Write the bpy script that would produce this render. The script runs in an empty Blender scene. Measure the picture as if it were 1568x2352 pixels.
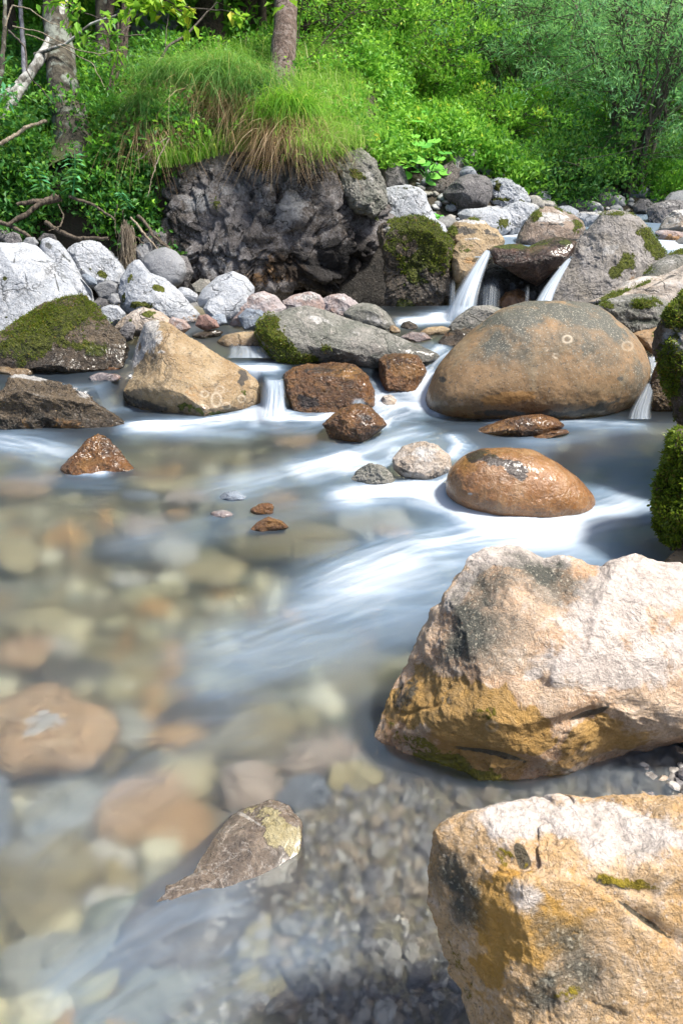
import bpy, math, random
import numpy as np
from mathutils import Vector

# ------------------------------------------------------------------ camera, sky, sun, exposure
sc = bpy.context.scene
COL = sc.collection
PITCH = math.radians(28.3)
F_PX = 1700.0            # focal length in pixels of a 1568 x 2352 picture
CAM_H = 1.3
cam_d = bpy.data.cameras.new("camera")
cam = bpy.data.objects.new("camera", cam_d)
COL.objects.link(cam)
cam.location = (0, 0, CAM_H)
cam.rotation_euler = (math.pi / 2 - PITCH, 0, 0)
cam_d.sensor_fit = 'VERTICAL'
cam_d.sensor_height = 36.0
cam_d.lens = F_PX / 2352 * 36.0
cam_d.clip_start = 0.02
cam_d.clip_end = 400
cam_d.dof.use_dof = True
cam_d.dof.focus_distance = 2.2
cam_d.dof.aperture_fstop = 13
sc.camera = cam

SUN_EL, SUN_AZ = 61.0, 100.0      # azimuth clockwise from +Y (the view direction): high light from the right
world = bpy.data.worlds.new("World")
sc.world = world
world.use_nodes = True
wn = world.node_tree
wn.nodes.clear()
sky = wn.nodes.new("ShaderNodeTexSky")
sky.sky_type = 'NISHITA'
sky.sun_disc = False
sky.sun_elevation = math.radians(SUN_EL)
sky.sun_rotation = math.radians(SUN_AZ)
sky.air_density = 1.0
sky.dust_density = 3.0
bg = wn.nodes.new("ShaderNodeBackground")
bg.inputs[1].default_value = 0.085
wo = wn.nodes.new("ShaderNodeOutputWorld")
wn.links.new(sky.outputs[0], bg.inputs[0])
wn.links.new(bg.outputs[0], wo.inputs[0])

sun_d = bpy.data.lights.new("sun", 'SUN')
sun_d.energy = 3.5
sun_d.angle = math.radians(8.0)
sun_d.color = (1.0, 0.95, 0.86)
sun = bpy.data.objects.new("sun", sun_d)
COL.objects.link(sun)
_el, _az = math.radians(SUN_EL), math.radians(SUN_AZ)
sun_dir = Vector((math.sin(_az) * math.cos(_el), math.cos(_az) * math.cos(_el), math.sin(_el)))
sun.rotation_euler = sun_dir.to_track_quat('Z', 'Y').to_euler()

sc.view_settings.view_transform = 'Standard'
sc.view_settings.look = 'None'
sc.view_settings.gamma = 1.0
sc.view_settings.exposure = 1.25
sc.render.engine = 'CYCLES'
sc.cycles.use_denoising = True
sc.cycles.max_bounces = 9
sc.cycles.diffuse_bounces = 4
sc.cycles.glossy_bounces = 3
sc.cycles.transmission_bounces = 6
sc.cycles.transparent_max_bounces = 12
sc.cycles.caustics_refractive = True
sc.cycles.caustics_reflective = False
sc.cycles.sample_clamp_indirect = 6.0
sc.cycles.use_adaptive_sampling = True
sc.cycles.adaptive_threshold = 0.015

# ------------------------------------------------------------------ pixel <-> world
SP, CP = math.sin(PITCH), math.cos(PITCH)
CAM = np.array([0.0, 0.0, CAM_H])
FW = np.array([0.0, CP, -SP])
UP = np.array([0.0, SP, CP])
RT = np.array([1.0, 0.0, 0.0])
def PT(u, v, t):
    """point seen at (u, v) at depth t along the optical axis"""
    return CAM + t * (FW + RT * ((u - 784) / F_PX) + UP * ((1176 - v) / F_PX))
def t_z(v, z):
    """depth at which the picture row v meets the level z"""
    return (CAM_H - z) / (SP - CP * (1176 - v) / F_PX)
def t_y(v, y):
    return y / (CP + SP * (1176 - v) / F_PX)
def PZ(u, v, z): return PT(u, v, t_z(v, z))
def PY(u, v, y): return PT(u, v, t_y(v, y))
def project(p):
    d = p - CAM
    t = d @ FW
    return 784 + F_PX * (d @ RT) / t, 1176 - F_PX * (d @ UP) / t

# ------------------------------------------------------------------ noise in numpy
_rs = np.random.RandomState(7)
_perm = _rs.permutation(256); _perm = np.concatenate([_perm, _perm, _perm])
_g = _rs.normal(size=(256, 3)); _g /= np.linalg.norm(_g, axis=1)[:, None]
def perlin(p):
    p = np.asarray(p, float)
    i = np.floor(p).astype(int); f = p - i; i &= 255
    w = f * f * f * (f * (f * 6 - 15) + 10)
    out = 0
    for dx in (0, 1):
        for dy in (0, 1):
            for dz in (0, 1):
                h = _perm[_perm[_perm[i[:, 0] + dx] + i[:, 1] + dy] + i[:, 2] + dz]
                g = _g[h]
                dot = g[:, 0] * (f[:, 0] - dx) + g[:, 1] * (f[:, 1] - dy) + g[:, 2] * (f[:, 2] - dz)
                ww = (w[:, 0] if dx else 1 - w[:, 0]) * (w[:, 1] if dy else 1 - w[:, 1]) * (w[:, 2] if dz else 1 - w[:, 2])
                out = out + ww * dot
    return out * 1.5
def fbm(p, scale, oct=4, gain=0.5, seed=0):
    p = np.asarray(p, float) * scale + seed * 17.31
    a, s = 1.0, 0
    for k in range(oct):
        s = s + a * perlin(p); p = p * 2.03 + 5.7; a *= gain
    return s
def ridged(p, scale, oct=4, gain=0.5, seed=0):
    p = np.asarray(p, float) * scale + seed * 13.7
    a, s = 1.0, 0
    for k in range(oct):
        s = s + a * (1 - np.abs(perlin(p)) * 2); p = p * 2.1 + 3.3; a *= gain
    return s
def voro(p, scale, seed=0, want_id=False):
    """distance to nearest and second nearest feature point, and an id per cell"""
    p = np.asarray(p, float) * scale + seed * 9.1
    i0 = np.floor(p).astype(int)
    f1 = np.full(len(p), 9.0); f2 = np.full(len(p), 9.0); cid = np.zeros(len(p), int); ft = np.zeros(p.shape)
    for dx in (-1, 0, 1):
        for dy in (-1, 0, 1):
            for dz in (-1, 0, 1):
                c = i0 + (dx, dy, dz); m = c & 255
                h = _perm[_perm[_perm[m[:, 0]] + m[:, 1]] + m[:, 2]]
                q = c + 0.5 + _g[h] * 0.45
                d = np.linalg.norm(p - q, axis=1)
                n = d < f1
                ft = np.where(n[:, None], p - q, ft)
                f2 = np.where(n, f1, np.minimum(f2, d)); cid = np.where(n, h, cid); f1 = np.where(n, d, f1)
    return (f1, f2, cid, ft) if want_id else (f1, f2, cid)
def sstep(a, b, x):
    t = np.clip((x - a) / (b - a), 0, 1)
    return t * t * (3 - 2 * t)

# ------------------------------------------------------------------ mesh helpers
def mesh_np(name, verts, faces, mat=None, parent=None, smooth=True, attrs=None, loc=None, mats=None):
    """faces: an (n, 3) or (n, 4) array, or a list of such arrays"""
    if not isinstance(faces, list): faces = [faces]
    verts = np.asarray(verts, np.float32)
    if loc is not None: verts = verts - np.asarray(loc, np.float32)
    me = bpy.data.meshes.new(name)
    idx = np.concatenate([f.ravel() for f in faces]).astype(np.int32)
    tot = np.concatenate([np.full(len(f), f.shape[1]) for f in faces]).astype(np.int32)
    st = np.concatenate([[0], np.cumsum(tot)[:-1]]).astype(np.int32)
    me.vertices.add(len(verts)); me.vertices.foreach_set("co", verts.ravel())
    me.loops.add(len(idx)); me.loops.foreach_set("vertex_index", idx)
    me.polygons.add(len(tot)); me.polygons.foreach_set("loop_start", st)
    me.update(calc_edges=True)
    me.polygons.foreach_set("use_smooth", np.full(len(tot), smooth))
    for k, a in (attrs or {}).items():
        at = me.attributes.new(k, 'FLOAT', 'POINT')
        at.data.foreach_set("value", np.asarray(a, np.float32))
    if mat: me.materials.append(mat)
    ob = bpy.data.objects.new(name, me)
    COL.objects.link(ob)
    if loc is not None: ob.location = [float(c) for c in loc]
    if parent is not None:
        ob.parent = parent
        if loc is not None: ob.location = [float(a) - b for a, b in zip(loc, parent.location)]
        else: ob.location = [-c for c in parent.location]
    return ob
def tag(o, label=None, cat=None, group=None, kind=None):
    if label: o['label'] = label
    if cat: o['category'] = cat
    if group: o['group'] = group
    if kind: o['kind'] = kind
    return o
def empty(name, loc, label, cat, group=None):
    o = bpy.data.objects.new(name, None)
    COL.objects.link(o); o.location = [float(c) for c in loc]
    return tag(o, label, cat, group)

_ico = {}
def ico(level):
    if level in _ico: return _ico[level]
    if level == 0:
        g = (1 + 5 ** .5) / 2
        v = np.array([(-1, g, 0), (1, g, 0), (-1, -g, 0), (1, -g, 0), (0, -1, g), (0, 1, g), (0, -1, -g), (0, 1, -g), (g, 0, -1), (g, 0, 1), (-g, 0, -1), (-g, 0, 1)], float)
        f = np.array([(0, 11, 5), (0, 5, 1), (0, 1, 7), (0, 7, 10), (0, 10, 11), (1, 5, 9), (5, 11, 4), (11, 10, 2), (10, 7, 6), (7, 1, 8), (3, 9, 4), (3, 4, 2), (3, 2, 6), (3, 6, 8), (3, 8, 9), (4, 9, 5), (2, 4, 11), (6, 2, 10), (8, 6, 7), (9, 8, 1)])
    else:
        v, f = ico(level - 1)
        e = np.sort(np.concatenate([f[:, [0, 1]], f[:, [1, 2]], f[:, [2, 0]]]), axis=1)
        ue, inv = np.unique(e, axis=0, return_inverse=True)
        inv = inv.ravel()
        mid = (v[ue[:, 0]] + v[ue[:, 1]]) / 2
        n, k = len(v), len(f)
        a, b, c = n + inv[:k], n + inv[k:2 * k], n + inv[2 * k:]
        v = np.concatenate([v, mid])
        f = np.concatenate([np.stack([f[:, 0], a, c], 1), np.stack([f[:, 1], b, a], 1), np.stack([f[:, 2], c, b], 1), np.stack([a, b, c], 1)])
    v = v / np.linalg.norm(v, axis=1)[:, None]
    _ico[level] = (v, f)
    return v, f

# ------------------------------------------------------------------ materials
def N(nt, kind, **kw):
    n = nt.nodes.new("ShaderNode" + kind)
    for k, v in kw.items():
        if k.startswith('i_'): n.inputs[k[2:].replace('_', ' ')].default_value = v
        else: setattr(n, k, v)
    return n
class G:
    """small helper to write node graphs as expressions"""
    def __init__(s, name):
        s.m = bpy.data.materials.new(name); s.m.use_nodes = True
        s.nt = s.m.node_tree; s.nt.nodes.clear()
        s.out = s.nt.nodes.new("ShaderNodeOutputMaterial")
    def put(s, sock, v):
        if isinstance(v, bpy.types.NodeSocket): s.nt.links.new(v, sock)
        elif v is not None: sock.default_value = v
    def n(s, kind, ins=(), **kw):
        nd = s.nt.nodes.new("ShaderNode" + kind)
        for k, v in kw.items(): setattr(nd, k, v)
        for k, v in (ins.items() if isinstance(ins, dict) else enumerate(ins)): s.put(nd.inputs[k], v)
        return nd
    def math(s, op, a, b=None, c=None, clamp=False):
        nd = s.n("Math", operation=op, use_clamp=clamp)
        s.put(nd.inputs[0], a)
        if b is not None: s.put(nd.inputs[1], b)
        if c is not None: s.put(nd.inputs[2], c)
        return nd.outputs[0]
    def mix(s, f, a, b, mode='MIX'):
        nd = s.n("MixRGB", blend_type=mode)
        for k, v in enumerate((f, a, b)):
            if k and isinstance(v, (tuple, list)) and len(v) == 3: v = (*v, 1)
            s.put(nd.inputs[k], v)
        return nd.outputs[0]
    def noise(s, vec, scale, detail=4, rough=.55, dist=0.0, dim=None):
        nd = s.n("TexNoise")
        s.put(nd.inputs['Vector'], vec); s.put(nd.inputs['Scale'], scale)
        nd.inputs['Detail'].default_value = detail; nd.inputs['Roughness'].default_value = rough
        nd.inputs['Distortion'].default_value = dist
        return nd.outputs['Fac']
    def sm(s, x, a, b, lo=0.0, hi=1.0):
        nd = s.n("MapRange", interpolation_type='SMOOTHSTEP')
        s.put(nd.inputs[0], x)
        for k, v in zip((1, 2, 3, 4), (a, b, lo, hi)): s.put(nd.inputs[k], v)
        return nd.outputs[0]
    def attr(s, name):
        return s.n("Attribute", attribute_name=name).outputs['Fac']

_stone = {}
def stone_mat(key, c1, c2, c3, sc_=1.0, crack=0.5, speck=0.3, rough=0.75, bump=0.5, darkc=(.035, .035, .035), palec=(.68, .66, .64),
              amberc=(.36, .19, .06), mossc=((.035, .045, .006), (.14, .16, .015)), vein=0.0, wetdark=.5, mott=.7):
    if key in _stone: return _stone[key]
    c1, c2, c3, darkc, palec, amberc = [tuple(x * .80 for x in c) for c in (c1, c2, c3, darkc, palec, amberc)]
    mossc = [tuple(x * .75 for x in c) for c in mossc]
    g = G("stone_" + key)
    tc = g.n("TexCoord").outputs['Object']
    rnd = g.n("ObjectInfo").outputs['Random']
    off = g.n("CombineXYZ", (g.math('MULTIPLY', rnd, 37.0), g.math('MULTIPLY', rnd, 11.0), rnd)).outputs[0]
    co = g.n("VectorMath", (tc, off), operation='ADD').outputs[0]
    nA = g.noise(co, 2.6 * sc_, 6, .6, .6)
    nB = g.noise(co, 8.0 * sc_, 8, .65, .8)
    nC = g.noise(co, 34.0 * sc_, 5, .7, .3)
    nF = g.noise(co, 140.0, 3, .6)
    col = g.mix(g.sm(nA, .38, .62), c1, c2)
    col = g.mix(g.sm(nB, .48, .68), col, c3)
    col = g.mix(g.math('MULTIPLY', g.sm(nC, .40, .66), .5), col, g.mix(.5, c1, c3))
    blot = g.math('MULTIPLY', g.sm(g.noise(co, 5.5 * sc_, 9, .72, 1.2), .50, .66), mott)
    col = g.mix(blot, col, g.mix(.55, col, darkc))
    # small light and dark specks
    col = g.mix(g.math('MULTIPLY', g.sm(nF, .58, .70), speck * .8), col, palec)
    pitm = g.sm(g.noise(co, 75.0 * sc_, 4, .7), .56, .66)
    col = g.mix(g.math('MULTIPLY', pitm, speck), col, darkc)
    if vein:
        vv = g.math('ABSOLUTE', g.math('SUBTRACT', g.noise(co, 4.5 * sc_, 5, .6, 1.4), .5))
        col = g.mix(g.math('MULTIPLY', g.sm(vv, .0, .018, 1, 0), vein), col, palec)
    # tone attributes
    def mask(a, lo=.42, hi=.58, amp=1.1):
        x = g.math('ADD', a, g.math('MULTIPLY', g.math('SUBTRACT', g.math('ADD', g.math('MULTIPLY', nB, .6), g.math('MULTIPLY', nC, .4)), .5), amp))
        return g.math('MULTIPLY', g.sm(x, lo, hi), g.sm(a, .03, .2))
    wet = g.attr('wet')
    col = g.mix(g.math('MULTIPLY', mask(g.attr('amber')), .85), col, amberc)
    pcol = g.mix(g.sm(g.math('ADD', g.math('MULTIPLY', nC, .55), g.math('MULTIPLY', nB, .45)), .38, .58), tuple(x * .62 for x in palec), palec)
    col = g.mix(g.math('MULTIPLY', mask(g.attr('pale'), .35, .7), .88), col, pcol)
    col = g.mix(g.math('MULTIPLY', mask(g.attr('dark')), .88), col, darkc)
    gs = g.math('MULTIPLY', g.attr('grey'), g.sm(g.math('ADD', g.math('ADD', g.math('MULTIPLY', nC, .5), g.math('MULTIPLY', nF, .5)), g.math('MULTIPLY', g.attr('grey'), .16)), .44, .60))
    col = g.mix(gs, col, g.mix(g.sm(nF, .56, .66), (.07, .07, .058), (.30, .28, .22)))
    # cracks
    cw = g.mix(.16, co, g.n("TexNoise", {'Vector': co, 'Scale': 5.0 * sc_, 'Detail': 5.0}).outputs['Color'])
    def vor(scale, w):
        vo = g.n("TexVoronoi", feature='DISTANCE_TO_EDGE')
        g.put(vo.inputs['Vector'], cw); vo.inputs['Scale'].default_value = scale
        return g.sm(vo.outputs['Distance'], 0.0, w, 1, 0)
    ck = g.math('MULTIPLY', vor(4.2 * sc_, .03), g.sm(g.noise(co, 3.1 * sc_, 2), .47, .58))
    ck2 = g.math('MULTIPLY', vor(11.0 * sc_, .035), g.sm(g.noise(co, 5.3 * sc_, 2), .52, .62))
    ckm = g.math('MULTIPLY', g.math('MAXIMUM', ck, ck2), crack)
    col = g.mix(ckm, col, darkc)
    # ring marks
    col = g.mix(g.math('MULTIPLY', g.attr('ring'), .8), col, (.55, .47, .36))
    # wet stone is darker, deeper in colour and glossy
    wcol = g.mix(1.0, col, col, 'MULTIPLY')
    wcol = g.mix(.45, wcol, col)
    wm = g.math('MULTIPLY', wet, g.sm(g.math('ADD', wet, g.math('SUBTRACT', nB, .5)), .25, .5))
    col = g.mix(g.math('MULTIPLY', wm, wetdark + .3), col, wcol)
    moss = mask(g.attr('moss'), .46, .56, 1.5)
    mn = g.noise(co, 60.0, 3, .7)
    mcol = g.mix(g.sm(g.math('ADD', g.math('MULTIPLY', mn, .6), g.math('MULTIPLY', nB, .4)), .36, .62), mossc[0], mossc[1])
    col = g.mix(moss, col, mcol)
    pr = g.n("BsdfPrincipled")
    g.put(pr.inputs['Base Color'], col)
    r = g.math('ADD', rough, g.math('MULTIPLY', g.math('SUBTRACT', nC, .5), .2))
    r2 = g.math('ADD', .17, g.math('MULTIPLY', nC, .25))
    rr = g.n("Mix", data_type='FLOAT'); g.put(rr.inputs[0], wm); g.put(rr.inputs[2], r); g.put(rr.inputs[3], r2)
    rr2 = g.n("Mix", data_type='FLOAT'); g.put(rr2.inputs[0], moss); g.put(rr2.inputs[2], rr.outputs[0]); rr2.inputs[3].default_value = .95
    g.put(pr.inputs['Roughness'], rr2.outputs[0])
    pr.inputs['Specular IOR Level'].default_value = .45
    g.put(pr.inputs['Coat Weight'], g.math('MULTIPLY', wm, .4)); pr.inputs['Coat Roughness'].default_value = .22
    h = g.math('ADD', g.math('MULTIPLY', nB, .9), g.math('MULTIPLY', nC, .45))
    h = g.math('ADD', h, g.math('MULTIPLY', nF, .12))
    h = g.math('SUBTRACT', h, g.math('MULTIPLY', ckm, .8))
    h = g.math('SUBTRACT', h, g.math('MULTIPLY', pitm, speck * .35))
    h = g.math('ADD', h, g.math('MULTIPLY', moss, g.math('MULTIPLY', mn, 1.2)))
    b = g.n("Bump"); b.inputs['Strength'].default_value = min(1, bump * 1.35); b.inputs['Distance'].default_value = .04
    g.put(b.inputs['Height'], h)
    g.put(pr.inputs['Normal'], b.outputs[0])
    g.put(g.out.inputs[0], pr.outputs[0])
    _stone[key] = g.m
    return g.m

def leaf_mat(name, ca, cb, cc=None, trans=.4, rough=.5):
    g = G(name)
    t = g.attr('tint')
    col = g.mix(g.sm(t, 0, 1), ca, cb)
    if cc: col = g.mix(g.sm(t, .86, .93), col, cc)
    pr = g.n("BsdfPrincipled"); g.put(pr.inputs['Base Color'], col); pr.inputs['Roughness'].default_value = rough
    pr.inputs['Specular IOR Level'].default_value = .35
    tr = g.n("BsdfTranslucent"); g.put(tr.inputs[0], g.mix(.30, col, (.50, .78, .10)))
    mx = g.n("MixShader"); mx.inputs[0].default_value = trans
    g.put(mx.inputs[1], pr.outputs[0]); g.put(mx.inputs[2], tr.outputs[0]); g.put(g.out.inputs[0], mx.outputs[0])
    return g.m

def bark_mat(name, ca, cb, cl=None, lich=0.0, scale=1.0):
    g = G(name)
    co = g.n("TexCoord").outputs['Object']
    st = g.n("Mapping"); st.inputs['Scale'].default_value = (1, 1, .22); g.put(st.inputs[0], co)
    n1 = g.noise(st.outputs[0], 28 * scale, 6, .65, .4)
    n2 = g.noise(co, 9 * scale, 5, .6)
    col = g.mix(g.sm(n1, .36, .62), ca, cb)
    if cl: col = g.mix(g.math('MULTIPLY', g.sm(n2, .5 - .12 * lich, .62 - .1 * lich), .9), col, cl)
    col = g.mix(g.math('MULTIPLY', g.sm(g.attr('moss'), .2, .8), g.sm(n2, .3, .55)), col, (.06, .08, .012))
    pr = g.n("BsdfPrincipled"); g.put(pr.inputs['Base Color'], col); pr.inputs['Roughness'].default_value = .9
    b = g.n("Bump"); b.inputs['Strength'].default_value = .9; b.inputs['Distance'].default_value = .02; g.put(b.inputs['Height'], n1)
    g.put(pr.inputs['Normal'], b.outputs[0]); g.put(g.out.inputs[0], pr.outputs[0])
    return g.m
# ------------------------------------------------------------------ rocks
def polar(poly, c, sm_):
    pts = np.array(poly, float); nxt = np.roll(pts, -1, 0)
    seg = np.concatenate([pts + (nxt - pts) * k / 24 for k in range(24)])
    d = seg - c
    th = np.arctan2(-d[:, 1], d[:, 0]); r = np.hypot(d[:, 0], d[:, 1])
    n = 360; out = np.zeros(n); cnt = np.zeros(n)
    k = ((th + math.pi) / (2 * math.pi) * n).astype(int) % n
    np.maximum.at(out, k, r); cnt[k] = 1
    g = np.arange(n)[cnt > 0]
    out = np.interp(np.arange(n), np.concatenate([g - n, g, g + n]), np.tile(out[cnt > 0], 3))
    if sm_ > 0:
        w = np.exp(-.5 * (np.arange(-20, 21) / sm_) ** 2); w /= w.sum()
        out = np.convolve(np.concatenate([out[-20:], out, out[:20]]), w, 'valid')
    return out
def ell(u, v, ru, rv, rot=0, seed=0, n=22, j=.12):
    r = np.random.RandomState(seed + int(u) * 7 + int(v))
    o = []
    k = r.uniform(0, 6.28, 3)
    for i in range(n):
        a = 2 * math.pi * i / n
        m = 1 + j * (math.sin(2 * a + k[0]) + .7 * math.sin(3 * a + k[1]) + .5 * math.sin(5 * a + k[2]))
        x, y = math.cos(a) * ru * m, math.sin(a) * rv * m
        q = math.radians(rot)
        o.append((u + x * math.cos(q) - y * math.sin(q), v + x * math.sin(q) + y * math.cos(q)))
    return o
TINY = []
def tufts(name, P, Nn, n, L, W, mat, parent, rng, up=.5, spread=.7, curl=0.0):
    """n little blades standing on points P with normals Nn"""
    if len(P) == 0: return None
    i = rng.randint(0, len(P), n)
    base = P[i] + rng.normal(size=(n, 3)) * .004
    d = Nn[i] * .8 + rng.normal(size=(n, 3)) * spread + np.array([0, 0, up])
    d /= np.linalg.norm(d, axis=1)[:, None]
    s = np.cross(d, rng.normal(size=(n, 3))); s /= np.linalg.norm(s, axis=1)[:, None]
    l = L * rng.uniform(.4, 1.2, n)[:, None]; w = W * rng.uniform(.6, 1.3, n)[:, None]
    base = base - d * l * .2
    V = np.stack([base - s * w * .3, base + d * l * .55 - s * w * .5 + [0, 0, 1] * l * 0, base + d * l + np.array([0, 0, -curl]) * l, base + d * l * .55 + s * w * .5], 1).reshape(-1, 3)
    Fq = np.arange(4 * n).reshape(n, 4)
    return mesh_np(name, V, Fq, mat, parent, attrs={'tint': np.repeat(rng.rand(n), 4)}, smooth=False)

M_MOSS = leaf_mat("moss_blades", (.05, .075, .006), (.16, .20, .012), (.22, .13, .02), .35)

def rock(name, label, cat, poly, mat, base=None, t=None, dr=.8, sub=6, ext=0.0, sm=3.0, fac=5, amp=(.03, .02, .008), paint=(), wet=None,
         mosstop=0.0, c=None, seed=0, group=None, planes=(), tuft=0, tuftL=.012, p=.62, setback=.7, cracks=0.0, blocky=0.0, tmat=None, paleTop=0.0, kind=None, lean=0.0, yclip=False, flat=None, tilt=0.0, warp=.12, facet=0.0):
    poly = [tuple(map(float, q)) for q in poly]
    a = np.array(poly)
    if c is None:
        x, y = a[:, 0], a[:, 1]; x2, y2 = np.roll(x, -1), np.roll(y, -1); cr = x * y2 - x2 * y
        A = cr.sum() / 2
        c = (((x + x2) * cr).sum() / (6 * A), ((y + y2) * cr).sum() / (6 * A))
    c = np.array(c, float)
    if ext:
        a = a.copy(); m = a[:, 1] > c[1]; a[m, 1] = c[1] + (a[m, 1] - c[1]) * (1 + ext)
    w_px, h_px = np.ptp(a[:, 0]), np.ptp(a[:, 1])
    s_px = math.sqrt(w_px * h_px)
    if t is None:
        t0 = t_z(base[0], base[1])
        D = dr * .5 * s_px * t0 / F_PX
        t = t0 + D * setback * .7
    D = dr * .5 * s_px * t / F_PX
    S = s_px * t / F_PX * .5
    R = polar([tuple(q) for q in a], c, sm)
    v, f = ico(sub)
    v = v.copy()
    rng = np.random.RandomState(int(c[0] * 3 + c[1] * 7 + seed) % 100000)
    # flat faces: cut the unit ball with planes turned mostly towards and away from the viewer
    pl = list(planes)
    for k in range(fac):
        n = rng.normal(size=3); n[1] = (abs(n[1]) + .7) * (-1 if k % 3 else 1)
        pl.append((n / np.linalg.norm(n), rng.uniform(.62, .86)))
    for n, d in pl:
        n = np.array(n, float); n /= np.linalg.norm(n)
        e = np.maximum(v @ n - d, 0)
        if yclip: v[:, 1] += np.minimum(e / (abs(n[1]) + .15), .9)
        else: v = v - e[:, None] * n * .93
    rho = np.hypot(v[:, 0], v[:, 2]); th = np.arctan2(v[:, 2], v[:, 0])
    rr = np.interp((th + math.pi) / (2 * math.pi) * 360, np.arange(-1, 362), np.concatenate([R[-1:], R, R[:2]]))
    rp = rr * np.power(np.clip(rho, 0, 1), p)
    setback_ = setback
    k = t / F_PX
    X, Z, Y = np.cos(th) * rp * k, np.sin(th) * rp * k, v[:, 1] * D
    C = PT(c[0], c[1], t)
    fd = C - CAM; fd /= np.linalg.norm(fd)
    if lean: fd = fd + np.array([0, 0, lean]); fd /= np.linalg.norm(fd)
    W = C + X[:, None] * RT + Z[:, None] * UP + Y[:, None] * fd
    if flat is not None:      # a stone lying flat: its outline is laid on a level plane
        zf = flat if flat < .5 else 0
        C = PT(c[0], c[1], t_z(c[1], zf))
        tt = t_z(c[1] - Z / k, zf)
        zt = -tilt * (c[1] - Z / k - 1900)
        W = np.array([0, 0, 1.0]) * zt[:, None] + CAM + tt[:, None] * (FW + RT * ((c[0] + X / k - 784) / F_PX)[:, None] + UP * ((1176 - c[1] + Z / k) / F_PX)[:, None]) - Y[:, None] * np.array([0, 0, 1.0])
    out = W - C; out /= np.linalg.norm(out, axis=1)[:, None] + 1e-9
    q = W / S
    disp = amp[0] * fbm(q, 1.3, 2, seed=seed + 1) + amp[1] * ridged(q, 2.6, 4, seed=seed + 2) * .6 - amp[1] * .5 + amp[2] * fbm(q, 9, 4, .6, seed=seed + 3)
    if blocky:
        q2 = q + warp * np.stack([fbm(q, 2, 2, seed=4), fbm(q, 2, 2, seed=5), fbm(q, 2, 2, seed=6)], 1)
        f1, f2, cid, ft = voro(q2, 2.2, seed, True)
        if facet: disp = disp + facet * (ft * _g[(cid * 7) % 256]).sum(1)
        disp = disp + blocky * ((cid % 17) / 17 - .5) * sstep(0, .12, f2 - f1) - blocky * .5 * (1 - sstep(0, .10, f2 - f1))
        f1, f2, cid, ft = voro(q2 * np.array([1.25, 1, .8]), 5.5, seed + 2, True)
        if facet: disp = disp + facet * .45 * (ft * _g[(cid * 5 + 3) % 256]).sum(1)
        disp = disp + blocky * .5 * ((cid % 13) / 13 - .5) * sstep(0, .15, f2 - f1) - blocky * .3 * (1 - sstep(0, .12, f2 - f1))
    if cracks:
        q2 = q + .2 * np.stack([fbm(q, 2.5, 3, seed=14), fbm(q, 2.5, 3, seed=15), fbm(q, 2.5, 3, seed=16)], 1)
        f1, f2, cid = voro(q2, 1.5, seed + 5)
        disp = disp - cracks * (1 - sstep(0, .06, f2 - f1)) * sstep(-.1, .3, fbm(q, 1.2, 2, seed=seed + 9))
    W = W + out * (disp * S)[:, None]
    uu, vv = project(W)
    at = {n: np.zeros(len(W)) for n in ('moss', 'dark', 'pale', 'amber', 'wet', 'ring', 'grey')}
    # paint: stone marks, plus tone patches that darken dents and lower faces
    wob = fbm(q, 3.0, 4, .6, seed=seed + 20)
    for pa in paint:
        kind_, u0, v0, ru, rv, st = pa[:6]
        ang = math.radians(pa[6]) if len(pa) > 6 else 0
        du, dv = uu - u0, vv - v0
        x = du * math.cos(ang) + dv * math.sin(ang); y = -du * math.sin(ang) + dv * math.cos(ang)
        if kind_ == 'ring':
            r = np.hypot(x / ru, y / rv)
            at['ring'] = np.maximum(at['ring'], st * np.exp(-((r - 1) / .22) ** 2))
            continue
        if kind_ == 'pit':     # a dent in the surface
            r = np.hypot(x / ru, y / rv); g_ = np.exp(-r * r * 1.2) * (v[:, 1] < .2)
            W = W - out * (g_ * st * S)[:, None]
            continue
        r = np.hypot(x / ru, y / rv) + wob * .55
        at[kind_] = np.clip(at[kind_] + st * sstep(1.5, .2, r) * .95, -1, 1)
    # normals
    e1, e2 = W[f[:, 1]] - W[f[:, 0]], W[f[:, 2]] - W[f[:, 0]]
    fn = np.cross(e1, e2)
    if (np.sum(fn * (W[f].mean(1) - C), axis=1) < 0).mean() > .5:
        f = f[:, ::-1]; fn = -fn
    vn = np.zeros_like(W)
    for j in range(3): np.add.at(vn, f[:, j], fn)
    vn /= np.linalg.norm(vn, axis=1)[:, None] + 1e-12
    if mosstop:
        at['moss'] = np.clip(at['moss'] + sstep(.25, .85, vn[:, 2] + wob * .5) * mosstop, 0, 1)
    if paleTop:
        at['pale'] = np.clip(at['pale'] + sstep(.35, .9, vn[:, 2] + wob * .3) * paleTop, 0, 1)
    if wet is not None:
        zw_, wh = wet
        at['wet'] = np.clip(1.15 - (W[:, 2] - zw_) / wh + wob * .35, 0, 1) if wh > 0 else np.ones(len(W))
    at = {k_: np.clip(x, 0, 1) for k_, x in at.items()}
    loc = W.mean(0)
    parts = tuft > 0
    o = mesh_np(name, W, f, mat, None, attrs=at, loc=loc)
    tag(o, label, cat, group, kind)
    if parts:
        ok = (at['moss'] + wob * .3 > .42) & (at['moss'] > .1)
        m_ = tufts('moss', W[ok], vn[ok], tuft, tuftL, tuftL * .35, tmat or M_MOSS, o, rng, up=.15, spread=.5)
    ROCKS.append((o, C, S, D))
    return o
ROCKS = []

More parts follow.
